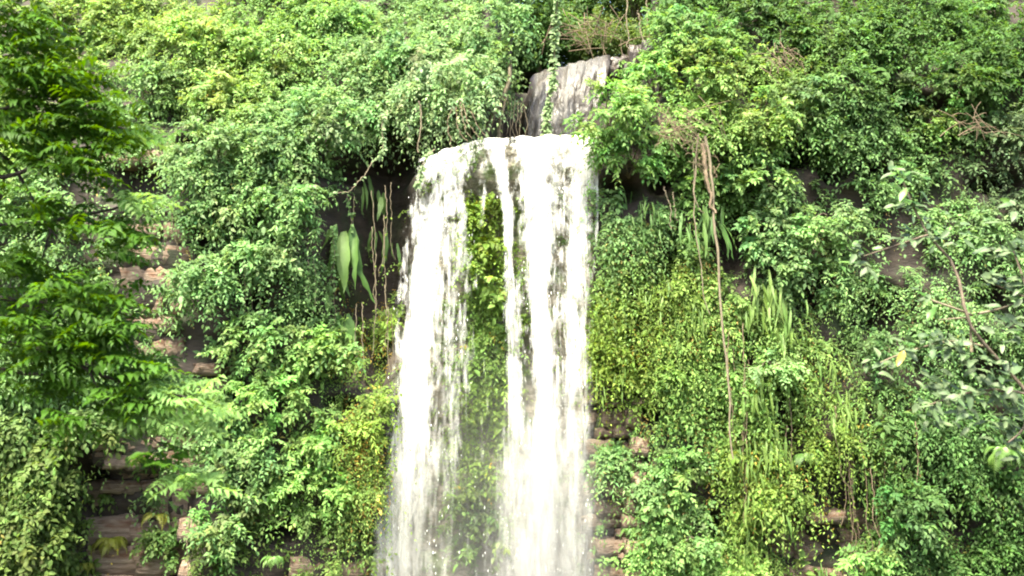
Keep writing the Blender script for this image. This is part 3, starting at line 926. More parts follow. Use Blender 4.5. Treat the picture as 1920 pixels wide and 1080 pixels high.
# ------------------------------------------------------------------ shrubs that stand out from the mass
def shrub(u, v, ru, rv, out_m, kind, label, name='shrub', leaf=.19, droop=.5, dens=1.0, K=11, cat='shrub', group='shrubs growing out of the cliff', wid=.5, oval=False, base=None, Y=None):
    if Y is None:
        c0 = hit(u, v + rv * 0.5)[0]
    else:
        c0 = at(u, v + rv * .5, Y)
    s = (c0[1] - CAMY) / 28.0 * PM
    rx, rz = ru * s, rv * s
    root = empty(name, c0 + np.array([0, .15, -rz * .2]), label, cat, group)
    L = np.array(root.location)
    cen = at(u, v, c0[1] - out_m * .45)
    nc = max(8, int(10 * dens * rx * rz / 0.5))
    th = rng.uniform(0, 2 * math.pi, nc); rr = np.sqrt(rng.random(nc))
    lx, lz = np.cos(th) * rr, np.sin(th) * rr
    q = np.stack([lx * rx * .92, -out_m * .6 * np.sqrt(np.clip(1 - rr ** 2, 0, 1)) * rng.uniform(.35, 1.05, nc), lz * rz * .9], -1)
    C = cen + q
    outd = unit(np.stack([lx * .8, -0.75 - 0 * lx, lz * .6 + .35], -1))
    ns = 8
    org = np.repeat(C, ns, 0) + rng.normal(0, .06, (nc * ns, 3))
    d0 = unit(np.repeat(outd, ns, 0) * .8 + rng.normal(0, .6, (nc * ns, 3)))
    base_c = .5 * PAL[kind] + .5 * colour_at(np.array([float(u)]), np.array([float(v)]))[0]
    col = np.repeat(base_c * np.exp(rng.normal(0, .16, (nc, 1))) * np.exp(rng.normal(0, .07, (nc, 3))), ns, 0)
    lv = Leaves()
    lv.sprays(org, d0, rng.uniform(.4, .85, nc * ns) * min(1.2, .55 + .4 * rz), K, leaf * rng.uniform(.8, 1.2, nc * ns), droop * rng.uniform(.5, 1.5, nc * ns), col, wid=wid, oval=oval)
    link('crown', lv.relative(L).mesh('crown', M_LEAF), root)
    tb = Tubes()
    for i in rng.choice(nc, min(nc, 12), replace=False):
        mid = (L + C[i]) / 2 + np.array([0, -.1, .25]) + rng.normal(0, .1, 3)
        tb.add(curve([L, mid, C[i]], 7), np.linspace(.035, .01, 7), 4)
    link('branches', tb.mesh('branches', M_BARK, L), root)
    return root


SHRUBS = [
    # u, v, ru, rv, out, kind, label, options
    (840, 170, 75, 95, 1.6, 'pale', 'pale mint bush arching over the dark hollow beside the waterfall lip', dict(droop=.8)),
    (735, 110, 80, 70, 1.5, 'mint', 'rounded mint bush up the bank above the dark hollow', {}),
    (700, 215, 65, 60, 1.5, 'mint', 'mint bush whose leaf strings trail into the dark hollow', dict(droop=1.1)),
    (600, 235, 80, 60, 1.4, 'mint', 'broad mint bush on the brow above the hanging ferns', {}),
    (930, 70, 60, 85, 1.2, 'mint', 'tall leafy bush just left of the vine at the upper cascade', dict(droop=.9)),
    (640, 60, 75, 55, 1.1, 'fresh', 'fresh green bush at the top edge above the pale bushes', {}),
    (500, 110, 85, 65, 1.2, 'lime', 'yellow-green sunlit bush in the middle of the upper bank', {}),
    (370, 95, 75, 60, 1.1, 'lime', 'bright lime bush high on the bank beside the feathery tree', {}),
    (430, 195, 75, 55, 1.2, 'lime', 'lime bush below the brightest part of the upper bank', {}),
    (290, 165, 60, 40, 1.1, 'mint', 'small mint bush half behind the feathery tree top', {}),
    (520, 290, 70, 45, 1.2, 'mint', 'mint bush spreading flat under the brow of the bank', {}),
    (400, 285, 75, 55, 1.2, 'mint', 'mint bush above the rock hollow behind the feathery tree', {}),
    (110, 20, 60, 45, 1.0, 'lime', 'lime bush at the top edge peeping behind the feathery tree top', {}),
    (245, 30, 60, 35, 1.0, 'lime', 'lime bush at the top edge next to the feathery tree', {}),
    (545, 385, 85, 40, 1.3, 'mint', 'wide drooping bush above the pale strap-leaved fern', dict(droop=.8)),
    (415, 380, 55, 60, 1.0, 'mint', 'mint creeper bush beside the pale bare rock face', {}),
    (505, 480, 70, 45, 1.0, 'mint', 'mint bush in the middle of the slope left of the ferns', {}),
    (400, 520, 60, 50, 1.0, 'mint', 'leafy mint bush overhanging the pinkish ledge', {}),
    (575, 575, 60, 45, .9, 'mint', 'small mint bush below the broad strap leaves', {}),
    (480, 640, 75, 50, 1.0, 'fresh', 'fresh green bush halfway down the slope beside the red ledge', {}),
    (600, 660, 65, 45, .9, 'fresh', 'bright bush with a dark hole under it near the mossy strip', dict(wid=.6)),
    (500, 745, 80, 45, 1.1, 'fresh', 'spreading bright bush low on the slope above the pale tuft', {}),
    (405, 800, 60, 50, 1.1, 'mint', 'pale mint bush beside the stacked rock ledges', {}),
    (590, 820, 70, 45, .9, 'fresh', 'fresh green bush between two dark gaps low by the fall', {}),
    (470, 880, 80, 50, 1.1, 'mint', 'wide mint bush drooping beside the layered sandstone', {}),
    (590, 925, 75, 40, .9, 'fresh', 'low bright bush over the grey rock at the foot', {}),
    (430, 990, 55, 50, 1.0, 'mint', 'mint bush at the bottom beside the hanging rope root', {}),
    (1140, 218, 70, 62, 1.7, 'fresh', 'bright fresh bush jutting over the waterfall lip beside the cascade', dict(leaf=.19)),
    (1130, 268, 24, 18, 1.2, 'fresh', 'small bright sprig drooping over the end of the waterfall lip', dict(leaf=.15)),
    (1235, 160, 75, 55, 1.4, 'fresh', 'bright bush just above the tangle of dead twigs', dict(leaf=.18)),
    (1180, 300, 60, 45, 1.1, 'fresh', 'bush under the jutting bush, touching the fall edge', {}),
    (1330, 130, 65, 50, 1.2, 'lime', 'lime bush up the bank from the dead twigs', {}),
    (1420, 215, 70, 60, 1.2, 'lime', 'yellow-green bush beyond the dead twigs and thick root', {}),
    (1300, 55, 70, 45, 1.0, 'mint', 'mint bush at the top edge over the grey boulders', {}),
    (1425, 330, 65, 50, 1.1, 'mint', 'mint bush beside the head of the thick hanging root', {}),
    (1430, 420, 70, 40, 1.1, 'mint', 'flat-topped mint bush beside the dark gap of the root', dict(wid=.55)),
    (1460, 500, 65, 40, 1.0, 'mint', 'mint bush directly above the bright strap ferns', {}),
    (1560, 430, 70, 45, 1.0, 'mint', 'mint bush in the mid slope near the grey-leaved tree', {}),
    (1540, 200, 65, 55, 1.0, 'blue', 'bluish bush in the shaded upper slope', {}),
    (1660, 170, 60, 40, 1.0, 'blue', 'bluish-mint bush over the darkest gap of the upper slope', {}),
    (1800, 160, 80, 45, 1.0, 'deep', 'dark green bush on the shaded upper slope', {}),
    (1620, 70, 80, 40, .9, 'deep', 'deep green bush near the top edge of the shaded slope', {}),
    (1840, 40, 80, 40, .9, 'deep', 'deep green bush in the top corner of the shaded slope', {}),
    (1740, 235, 45, 22, .9, 'lime', 'small lime sprig glowing against the dark slope', dict(leaf=.15)),
    (1640, 655, 55, 35, 1.0, 'blue', 'mint-blue tuft beside the dark hole under the grey-leaved tree', dict(leaf=.15)),
    (1590, 545, 50, 35, 1.0, 'mint', 'leafy tuft above the dark hole near the grey-leaved tree', {}),
    (1440, 690, 40, 22, 1.1, 'pale', 'flat feathery pale sprig across the strap ferns', dict(leaf=.15)),
    (1270, 700, 50, 35, .7, 'fresh', 'bright tuft on the wall below the small pink ledge', dict(leaf=.15, wid=.6)),
    (1275, 890, 60, 45, .7, 'fresh', 'fresh green bush on the wall beside the brown ledges', dict(leaf=.15, wid=.6)),
    (1290, 1000, 60, 40, .8, 'mint', 'round-leaved bush near the foot beside the fall ledges', dict(leaf=.16, wid=.65)),
    (1160, 862, 34, 18, .6, 'mint', 'little bush rooted on the ledge beside the fall', dict(leaf=.14, wid=.6)),
    (905, 1000, 45, 45, .9, 'olive', 'dull broad-leaved bush growing between the two water curtains', dict(leaf=.2, wid=.5, oval=True)),
    (1700, 960, 60, 60, .9, 'teal', 'dark bluish bush low on the slope behind the thin lianas', {}),
    (1830, 890, 70, 60, .9, 'teal', 'dark bush beneath the grey-leaved tree', {}),
    (1620, 1050, 45, 28, 1.0, 'fresh', 'fresh green bush at the bottom edge beside the dark cave', {}),
    (90, 870, 65, 60, 1.0, 'olive', 'olive ivy bush below the feathery tree', dict(leaf=.2, wid=.62, oval=True, droop=.9)),
    (60, 1000, 65, 55, 1.0, 'olive', 'olive ivy bush in the bottom corner beside the bare rock', dict(leaf=.2, wid=.62, oval=True, droop=.9)),
    (165, 800, 45, 35, 1.0, 'olive', 'ivy clump hanging beside the pale block above the hollow', dict(leaf=.2, wid=.62, oval=True, droop=.9)),
    (1430, 30, 60, 40, .9, 'deep', 'deep green bush at the top edge above the lime bushes', {}),
    (1505, 75, 55, 45, .9, 'deep', 'deep green bush between the lime and the bluish bushes', {}),
    (1930, 90, 50, 60, .9, 'deep', 'deep green bush cut by the edge of the shaded slope', {}),
    (330, 1010, 50, 40, .6, 'deep', 'dark ivy patch clinging to the grey sandstone', dict(leaf=.16, wid=.6)),
]
for (u, v, ru, rv, o_m, kd, lab, opt) in SHRUBS:
    shrub(u, v, ru, rv, o_m, kd, lab, **opt)

# ------------------------------------------------------------------ trees on the plateau behind the cascade
def bg_tree(u, v, Y, ru, rv, kind, label, nclump=60, leaf=.2):
    top = at(u, v, Y)
    root = empty('forest_tree', (top[0], Y, STREAM_Z - .6), label, 'tree', 'trees behind the upper cascade')
    L = np.array(root.location)
    s = (Y - CAMY) / 28.0 * PM
    C = top + rng.normal(0, .45, (nclump, 3)) * np.array([ru * s, 1.6, rv * s])
    ns = 7
    org = np.repeat(C, ns, 0)
    d0 = unit(rng.normal(0, .8, (nclump * ns, 3)) + np.array([0, -.2, .2]))
    lv = Leaves()
    col = np.repeat(PAL[kind] * np.exp(rng.normal(0, .2, (nclump, 1))), ns, 0)
    lv.sprays(org, d0, rng.uniform(.5, 1.0, nclump * ns), 10, leaf, .5, col, wid=.5)
    link('crown', lv.relative(L).mesh('crown', M_LEAF), root)
    tb = Tubes()
    tb.add(curve([L, L * .5 + top * .5 + rng.normal(0, .25, 3), top], 10), np.linspace(.16, .06, 10), 7, .1)
    for i in range(8):
        a = L + (top - L) * rng.uniform(.35, .9)
        tb.add(curve([a, (a + C[i]) / 2 + np.array([0, 0, .2]), C[i]], 7), np.linspace(.06, .015, 7), 4)
    link('trunk', tb.mesh('trunk', M_BARK, L), root)


bg_tree(1015, 60, 7.5, 60, 75, 'deep', 'dark forest tree behind the leafy vine at the upper cascade', 190)
bg_tree(1070, 10, 10.5, 70, 60, 'deep', 'forest tree seen over the rim of the upper cascade', 90)
bg_tree(1100, 85, 8.0, 80, 30, 'olive', 'low mossy tree on the rim above the pale step', 120, .16)
bg_tree(1180, 85, 8.2, 55, 26, 'olive', 'olive undergrowth tree just above the grey boulders', 55, .16)
bg_tree(1190, -20, 9.5, 90, 50, 'olive', 'olive forest tree above the grey boulders at the top edge', 100)
bg_tree(985, 130, 8.0, 40, 40, 'deep', 'dark low tree behind the top corner of the cascade', 60, .16)
bg_tree(960, -40, 10.5, 60, 80, 'mint', 'tall forest tree whose crown leaves the top edge', 90)
bg_tree(1140, 20, 15.0, 110, 60, 'deep', 'distant forest tree with sky showing through its crown', 60)
bg_tree(1230, 60, 12.0, 60, 60, 'deep', 'shaded forest tree behind the boulders and the lime bush', 70)


# ------------------------------------------------------------------ hanging vines, roots and lianas
def vine(pts, Ys, label, leaf=.12, kind='pale', r=.018, leaves=60, name='hanging_vine', cat='vine', group=None, mat=None, spread=.9):
    pts = np.array(pts, float)
    P = np.array([at(a, b, y) for (a, b), y in zip(pts, np.broadcast_to(Ys, len(pts)))])
    root = empty(name, P[0], label, cat, group)
    L = np.array(root.location)
    path = curve(P, 26, .012)
    path[1:, 0] += (.32 * (fbm(np.linspace(0, 4, 26), np.full(26, P[0, 0] * 7 + P[0, 2]), 5, 2) - .5) * np.linspace(0, 1, 26))[1:]
    link('stem', Tubes().add(path, np.linspace(r, r * .5, len(path)), 5).mesh('stem', mat or M_PALE, L), root)
    if leaves:
        t = rng.random(leaves) ** .9 * (len(path) - 1.01)
        i = t.astype(int); q = path[i] + (path[i + 1] - path[i]) * (t - i)[:, None]
        lv = Leaves()
        D = rng.normal(0, 1, (leaves, 3)) * np.array([spread, .6, .35]) + np.array([0, -.4, -.5])
        N = np.array([0, -.9, .8]) + rng.normal(0, .35, (leaves, 3))
        sz = leaf * rng.uniform(.7, 1.25, leaves)
        lv.add(q, D, N, sz, sz * .65, PAL[kind] * np.exp(rng.normal(0, .15, (leaves, 1))), oval=True)
        link('foliage', lv.relative(L).mesh('foliage', M_LEAF), root)
    return root


vine([(1046, -30), (1040, 60), (1034, 140), (1028, 205), (1020, 262)], 2.0, 'pale leafy vine dangling in front of the upper cascade', leaf=.2, leaves=300, r=.03, kind='pale')
vine([(716, 215), (718, 250), (714, 285), (700, 305)], -.6, 'string of pale leaves dangling into the dark hollow', leaf=.14, leaves=46)
vine([(765, 225), (768, 245), (766, 262)], -.3, 'short leaf string at the mouth of the dark hollow', leaf=.15, leaves=22)
vine([(700, 300), (680, 335), (655, 358), (625, 362)], -.4, 'bare curved stem looping below the string of pale leaves', leaves=8, r=.02)
vine([(815, 280), (795, 300), (788, 325), (782, 350)], -.35, 'trailing pale sprig at the very corner of the waterfall lip', leaf=.15, leaves=44)
vine([(786, 190), (790, 225), (787, 285)], .3, 'thin pale upright stem inside the dark hollow', leaves=0, r=.035)
for i, pts in enumerate((((862, 190), (870, 225), (885, 262)), ((868, 195), (880, 232), (905, 262)), ((855, 200), (858, 235), (872, 266)), ((880, 205), (890, 225), (912, 258)), ((848, 205), (838, 240), (842, 275)))):
    vine(pts, -.2 + .05 * i, 'thin brown root trailing onto the waterfall lip under the pale bush', leaves=0, r=.018, name='hanging_root', cat='root', group='thin roots at the waterfall lip', mat=M_DEAD)
# the leaning trunk and rootlets beside the upper cascade
for pts, r, lab in (((( 905, 262), (925, 215), (945, 170), (955, 120)), .11, 'leaning pale trunk at the edge of the upper cascade'),
                    (((935, 262), (940, 220), (950, 180)), .07, 'thinner pale trunk beside the leaning trunk by the cascade')):
    vine(pts, 1.6, lab, leaves=0, r=r, name='leaning_trunk', cat='tree trunk', mat=M_PALE)
for i in range(7):
    a = 940 + i * 6.5
    vine(((a + 6, 170 + 5 * i), (a + 4, 210), (a + 2 + rng.uniform(-6, 6), 262)), 1.9, 'fine pale rootlet between the leaning trunk and the cascade', leaves=0, r=.014, name='hanging_root', cat='root', group='fine rootlets beside the cascade')
# the thick root down the wall
vine([(1322, 255), (1334, 330), (1340, 420), (1348, 540), (1358, 660), (1366, 780), (1372, 860)], -1.45, 'thick pale root hanging down the wall from the dead twigs', leaves=0, r=.045, name='hanging_root', cat='root')
vine([(1318, 270), (1326, 330), (1332, 400)], -1.5, 'second stout root joining the head of the thick root', leaves=0, r=.07, name='hanging_root', cat='root', mat=M_DEAD)
vine([(1300, 270), (1302, 330), (1306, 385), (1316, 400)], -1.0, 'slim curling root beside the thick root', leaves=0, r=.022, name='hanging_root', cat='root')
vine([(1310, 250), (1304, 380), (1310, 480), (1322, 590)], -1.3, 'long slim root hanging parallel to the thick root', leaves=0, r=.022, name='hanging_root', cat='root')
vine([(1244, 350), (1255, 385), (1264, 430)], -.8, 'short pale root stub under the dead twigs', leaves=0, r=.022, name='hanging_root', cat='root')
vine([(1262, 360), (1268, 395), (1270, 415)], -.8, 'shorter pale root stub beside the other stub', leaves=0, r=.02, name='hanging_root', cat='root')
vine([(357, 950), (354, 1000), (350, 1045), (346, 1100)], -.7, 'pale rope-like root hanging in front of the sandstone', leaves=0, r=.025, name='hanging_root', cat='root')
vine([(322, 400), (326, 440), (330, 470)], -.3, 'pale root hanging beside the bare rock face', leaves=0, r=.025, name='hanging_root', cat='root')
vine([(1176, -30), (1176, 40), (1176, 95)], 3.2, 'straight pale stem above the grey boulders', leaves=0, r=.03, name='hanging_root', cat='root')
vine([(1195, 20), (1204, 60), (1214, 105)], 3.1, 'slanting pale stem leaning over the grey boulders', leaves=0, r=.035, name='hanging_root', cat='root')
vine([(1215, -30), (1212, 30), (1218, 90)], 3.0, 'second slanting stem above the grey boulders', leaves=0, r=.03, name='hanging_root', cat='root')
for i in range(16):
    a = rng.uniform(1560, 1730); b = rng.uniform(760, 880)
    vine([(a, b), (a + rng.uniform(-6, 10), b + 90), (a + rng.uniform(0, 22), b + rng.uniform(140, 260))], rng.uniform(-1.1, -.5), 'thin brown liana hanging before the dark lower slope', leaves=int(rng.uniform(0, 10)), leaf=.11, kind='moss', r=rng.uniform(.010, .02), name='liana', cat='liana', group='thin lianas on the lower slope', mat=M_DEAD)
for i in range(12):
    a = rng.uniform(1360, 1480); b = rng.uniform(600, 850)
    vine([(a, b), (a + rng.uniform(-6, 6), b + 80), (a + rng.uniform(-8, 8), b + rng.uniform(120, 240))], rng.uniform(-1.0, -.5), 'thin brown liana hanging among the bright strap ferns', leaves=0, r=rng.uniform(.010, .018), name='liana', cat='liana', group='thin lianas among the strap ferns', mat=M_DEAD)
for i in range(12):
    a = rng.uniform(655, 735); b = rng.uniform(330, 600)
    vine([(a, b), (a + rng.uniform(-6, 6), b + 70), (a + rng.uniform(-8, 8), b + rng.uniform(100, 200))], rng.uniform(.2, .9), 'thin stem hanging inside the shaded hollow by the fall', leaves=int(rng.uniform(0, 8)), leaf=.1, kind='moss', r=rng.uniform(.010, .018), name='liana', cat='liana', group='thin stems in the hollow')
for i in range(14):
    a = rng.uniform(400, 660); b = rng.uniform(280, 520)
    p = hit(a, b)[0]
    vine([(a, b), (a + rng.uniform(-6, 6), b + 50), (a + rng.uniform(-8, 8), b + rng.uniform(70, 140))], p[1] - .75, 'leafy creeper string trailing down the bushy slope', leaves=30, leaf=.14, kind='mint', r=.012, name='hanging_vine', cat='vine', group='creeper strings on the bushy slope')

# tangle of dead twigs, and another on the rim
def tangle(name, label, u, v, Y, ru, rv, n, r0):
    c = at(u, v, Y)
    root = empty(name, c, label, 'dead twigs')
    L = np.array(root.location)
    for part in range(3):
        tb = Tubes()
        for i in range(n // 3):
            a = at(u + rng.normal(0, ru * .45), v + rng.normal(0, rv * .35), Y + rng.uniform(-.25, .25))
            ang = rng.normal(-.55, .7)
            ln_ = rng.uniform(.4, 1.3) * ru / 60
            d = np.array([math.cos(ang), rng.uniform(-.3, .3), math.sin(ang)]) * ln_
            tb.add(curve([a - d * .5, a + rng.normal(0, .07, 3), a + d * .5 + np.array([0, 0, -.12])], 6), np.linspace(r0, r0 * .45, 6), 4)
        tag(link('twig_bundle', tb.mesh('twig_bundle', M_DEAD, L), root), kind='stuff')


tangle('dead_twigs', 'tangle of pinkish dead twigs above the thick root', 1285, 238, -1.4, 66, 48, 48, .011)
tangle('dead_twigs', 'small fan of dead rootlets under the main dead twigs', 1318, 300, -1.2, 26, 35, 24, .012)
tangle('dead_twigs', 'brown tangle of dry branches over the rim of the cascade', 1105, 62, 5.8, 70, 46, 45, .018)
tangle('dead_twigs', 'dry stems caught on the shaded slope beside the grey-leaved tree', 1830, 235, -1.0, 60, 30, 18, .011)
tangle('dead_twigs', 'dry grass hanging on the lime slope above the dark gap', 1470, 110, -.6, 35, 30, 30, .013)


# ------------------------------------------------------------------ ferns with separate fronds
def strap_mesh(seed, n=9):
    """long wavy strap leaf, length 1 along -Z, width about 0.2, bowed out along -Y"""
    r = np.random.default_rng(seed)
    t = np.linspace(0, 1, n)
    w = 0.10 * np.sin(math.pi * np.clip(t, 0.02, 1) ** .62) ** .8 * (1 + .15 * np.sin(t * 17 + seed)) + .002
    y = -.35 * np.sin(t * math.pi * .62) + .05 * r.normal(0, 1, n) * t
    x = .10 * np.sin(t * 3 + seed) * t
    z = -t * .95
    c = np.stack([x, y, z], -1)
    lft = c + np.stack([-w, -.25 * w + .02 * np.sin(t * 23), 0 * w], -1); rgt = c + np.stack([w, -.25 * w - .02 * np.sin(t * 21 + 1), 0 * w], -1)
    V = np.concatenate([lft, c, rgt])
    i = np.arange(n - 1)
    F = np.concatenate([np.stack([i, i + 1, n + i + 1, n + i], -1), np.stack([n + i, n + i + 1, 2 * n + i + 1, 2 * n + i], -1)])
    return V, F


def pinnate_mesh(seed, n=15):
    """feather frond, length 1, arching out along -Y then down"""
    r = np.random.default_rng(seed)
    lv = Leaves()
    t = np.linspace(0.08, 1, n)
    c = np.stack([.05 * np.sin(3 * t + seed), -.62 * np.sin(t * 1.7), .25 * np.sin(t * 2.4) - .62 * t ** 1.6], -1)
    tan = unit(np.gradient(c, axis=0))
    side = unit(np.cross(tan, np.array([0, -.4, 1.0])))
    ln_ = .24 * np.sin(np.clip(t * .9 + .14, 0, 1) * math.pi) + .03
    for s in (-1, 1):
        lv.add(c, side * s + tan * .45 + np.array([0, 0, -.3]), np.array([0, -.5, 1.0]) + r.normal(0, .12, (n, 3)), ln_, ln_ * .26, np.ones((n, 3)))
    tb_ = Tubes().add(np.concatenate([[(0, 0, 0)], c]), .012, 3)
    q = np.concatenate(tb_.F)
    q = np.concatenate([q[:, [0, 1, 2]], q[:, [0, 2, 3]]]) + lv.n
    return np.concatenate(lv.V + tb_.V), np.concatenate(lv.F + [q])


M_STRAP = plain_leaf_material('strap_fern', (0.085, 0.17, 0.025), (0.145, 0.225, 0.04), .35, .6)
M_STRAP_SHADE = plain_leaf_material('strap_fern_shaded', (0.06, 0.145, 0.024), (0.11, 0.2, 0.038), .35, .6)  # shaded copy: dimness of the hollows put into the leaf colour
M_YFERN = plain_leaf_material('yellow_fern', (0.24, 0.27, 0.03), (0.32, 0.33, 0.06), .35)
M_GFERN = plain_leaf_material('green_fern', (0.09, 0.2, 0.04), (0.15, 0.26, 0.05), .35)
STRAPS = {}
for nm, mt in (('a', M_STRAP), ('b', M_STRAP_SHADE)):
    STRAPS[nm] = []
    for s_ in range(5):
        V_, F_ = strap_mesh(s_ * 3 + 1)
        STRAPS[nm].append(mesh_from('frond', V_, F_, mt, smooth=True))
FEATH = {}
for nm, mt in (('y', M_YFERN), ('g', M_GFERN)):
    FEATH[nm] = []
    for s_ in range(3):
        V_, F_ = pinnate_mesh(s_ * 5 + 2)
        FEATH[nm].append(mesh_from('frond', V_, F_, mt))


def strap_fern(u, v, n, length, label, kind='a', Y=None, spread=.16, wide=1.0, group='strap ferns hanging on the wall'):
    p = hit(u, v)[0] if Y is None else at(u, v, Y)
    if Y is None:
        p[1] -= .8
    root = empty('strap_fern', p, label, 'fern', group)
    for i in range(n):
        o = link('frond', STRAPS[kind][rng.integers(5)], root)
        o.location = (rng.normal(0, spread), rng.uniform(-.12, .12), rng.normal(0, spread * .9))
        o.rotation_euler = (rng.normal(0.05, .12), rng.normal(0, .13), rng.normal(0, .45))
        s_ = length * rng.uniform(.65, 1.15)
        o.scale = (s_ * wide * rng.uniform(.8, 1.2), s_ * .55, s_)


def feather_fern(u, v, n, length, label, kind='g', lift=.15, group='feather ferns rooted on the rock'):
    p = hit(u, v)[0]; p[1] -= lift
    root = empty('feather_fern', p, label, 'fern', group)
    for i in range(n):
        o = link('frond', FEATH[kind][rng.integers(3)], root)
        o.rotation_euler = (rng.normal(0, .2), rng.normal(0, .12), (i / (n - 1) - .5) * 2.6 + rng.normal(0, .15))
        s_ = length * rng.uniform(.8, 1.15)
        o.scale = (s_, s_, s_)


strap_fern(655, 455, 12, 1.9, 'broad pale hanging fern with the largest straps, in the hollow', 'b', spread=.24, wide=.6)
strap_fern(690, 345, 3, 1.4, 'dark strap fern high inside the hollow', 'b', spread=.12, wide=.6)
strap_fern(722, 370, 3, .9, 'short broad fern high in the hollow near the fall', 'b', spread=.1, wide=.8)
strap_fern(720, 440, 5, 1.3, 'slim strap fern beside the edge of the fall', 'b', spread=.16, wide=.5)
strap_fern(742, 455, 5, .9, 'small bright fern touching the edge of the fall', 'b', spread=.14, wide=.5)
strap_fern(650, 600, 6, 1.5, 'drooping pale fern under the broadest straps', 'b', spread=.2, wide=.9)
strap_fern(625, 560, 3, .7, 'small pointed fern beside the broadest straps', 'b', spread=.1, wide=.75)
for (u, v, n, ln_, kd, lab) in (
        (1432, 545, 9, 1.35, 'a', 'largest bright strap fern on the wall beyond the thick root'),
        (1400, 585, 6, 1.0, 'a', 'strap fern just beyond the thick root'),
        (1462, 610, 7, 1.1, 'a', 'strap fern below the flat mint bush on the wall'),
        (1478, 735, 6, .9, 'a', 'strap fern hanging below the flat feathery sprig'),
        (1420, 740, 6, 1.0, 'a', 'strap fern at mid wall beside the end of the thick root'),
        (1390, 850, 7, 1.0, 'a', 'strap fern low on the wall under the thick root'),
        (1440, 830, 7, 1.1, 'a', 'strap fern over the dark gap low on the wall'),
        (1415, 930, 6, .9, 'a', 'strap fern above the bottom edge beside the cave'),
        (1450, 965, 6, 1.0, 'a', 'strap fern hanging over the mouth of the small cave'),
        (1395, 1020, 6, .8, 'a', 'strap fern at the bottom edge near the round-leaved bush'),
        (1500, 890, 5, .8, 'a', 'strap fern hanging above the bare grey ledge'),
        (1540, 690, 6, .9, 'a', 'yellow strap fern in the middle of the lianas'),
        (1575, 760, 6, 1.0, 'a', 'strap fern among the lianas above the dark slope'),
        (1300, 590, 5, .7, 'a', 'small strap fern beside the long slim root'),
        (1220, 545, 5, .7, 'a', 'small strap fern on the mossy wall near the fall'),
        (1285, 610, 5, .7, 'a', 'small strap fern above the pink ledge'),
        (1300, 420, 5, 1.4, 'b', 'dull hanging fern under the dead twigs'),
        (1325, 400, 4, 1.5, 'b', 'long limp fern beside the thick root head'),
        (1160, 380, 4, .8, 'b', 'shaded strap fern by the upper edge of the fall'),
        (1215, 400, 5, .8, 'b', 'shaded strap fern under the jutting bush'),
        (1135, 710, 5, .6, 'a', 'little fern above the bare ledge beside the fall'),
        (1540, 1050, 4, .8, 'b', 'fern hanging inside the small cave'),
        (1620, 900, 4, .9, 'b', 'dark strap fern behind the thin lianas')):
    strap_fern(u, v, int(n * 2.6), ln_ * .72, lab, kd, spread=.27, wide=.45)
feather_fern(212, 1010, 8, .8, 'yellow-green fern on the bare sandstone wall', 'y', .25)
feather_fern(300, 965, 4, .75, 'pale fern frond tuft at the edge of the bare sandstone', 'y', .3)
feather_fern(165, 1055, 5, .6, 'small yellowish fern at the foot of the bare sandstone', 'y', .25)
feather_fern(525, 1040, 9, .55, 'bright feather fern at the bottom near the grey rock', 'g', .6)
feather_fern(1500, 850, 7, .7, 'feather fern above the bare grey ledge', 'g', .5)
feather_fern(620, 860, 7, .6, 'feather fern on the slope beside the mossy strip', 'g', .6)
feather_fern(1180, 990, 5, .5, 'small green fern on the brown ledges beside the fall', 'g', .35)
feather_fern(1850, 840, 7, .9, 'green fern beneath the grey-leaved tree', 'g', .7)

# ------------------------------------------------------------------ near tree with feathery leaves
FY = -16.5
ft = empty('feathery_tree', (at(-330, 540, FY)[0], FY, -6.6), 'feathery-leaved green tree standing close, reaching over the slope', 'tree')
FL = np.array(ft.location)
trunk_top = at(-260, -200, FY)
tb = Tubes()
tb.add(curve([FL, at(-320, 700, FY), at(-300, 200, FY), trunk_top], 16), np.linspace(.2, .1, 16), 9, .06)
link('trunk', tb.mesh('trunk', M_DARKBARK, FL), ft)
BR = [
    ([(-310, 420), (-120, 250), (0, 290), (32, 322), (60, 370), (95, 430), (130, 470)], FY + .2),
    ([(-310, 330), (-150, 200), (-20, 210), (80, 180), (150, 160), (200, 210)], FY - .3),
    ([(-300, 250), (-120, 120), (0, 80), (80, 60), (110, 90)], FY + .4),
    ([(-305, 420), (-140, 320), (20, 330), (120, 270), (200, 240), (280, 250)], FY),
    ([(-305, 560), (-140, 440), (60, 420), (170, 400), (240, 385), (300, 372)], FY - .2),
    ([(-310, 720), (-120, 560), (30, 560), (120, 560), (200, 580), (265, 600)], FY + .1),
    ([(-315, 780), (-120, 640), (60, 650), (160, 690), (240, 720), (330, 740), (400, 770)], FY - .3),
    ([(-315, 800), (-100, 700), (60, 700), (130, 730), (190, 760)], FY + .4),
    ([(95, 430), (80, 480), (50, 510), (20, 520)], FY + .2),
    ([(160, 690), (200, 745), (260, 800), (310, 840)], FY - .3),
]
for pts, Yb in BR:
    P = np.array([at(a, b, Yb + rng.uniform(-.25, .25)) for a, b in pts])
    link('branch', Tubes().add(curve(P, 22, .006), np.linspace(.04 if pts[0][0] < 0 else .016, .007, 22), 5).mesh('branch', M_DARKBARK, FL), ft)
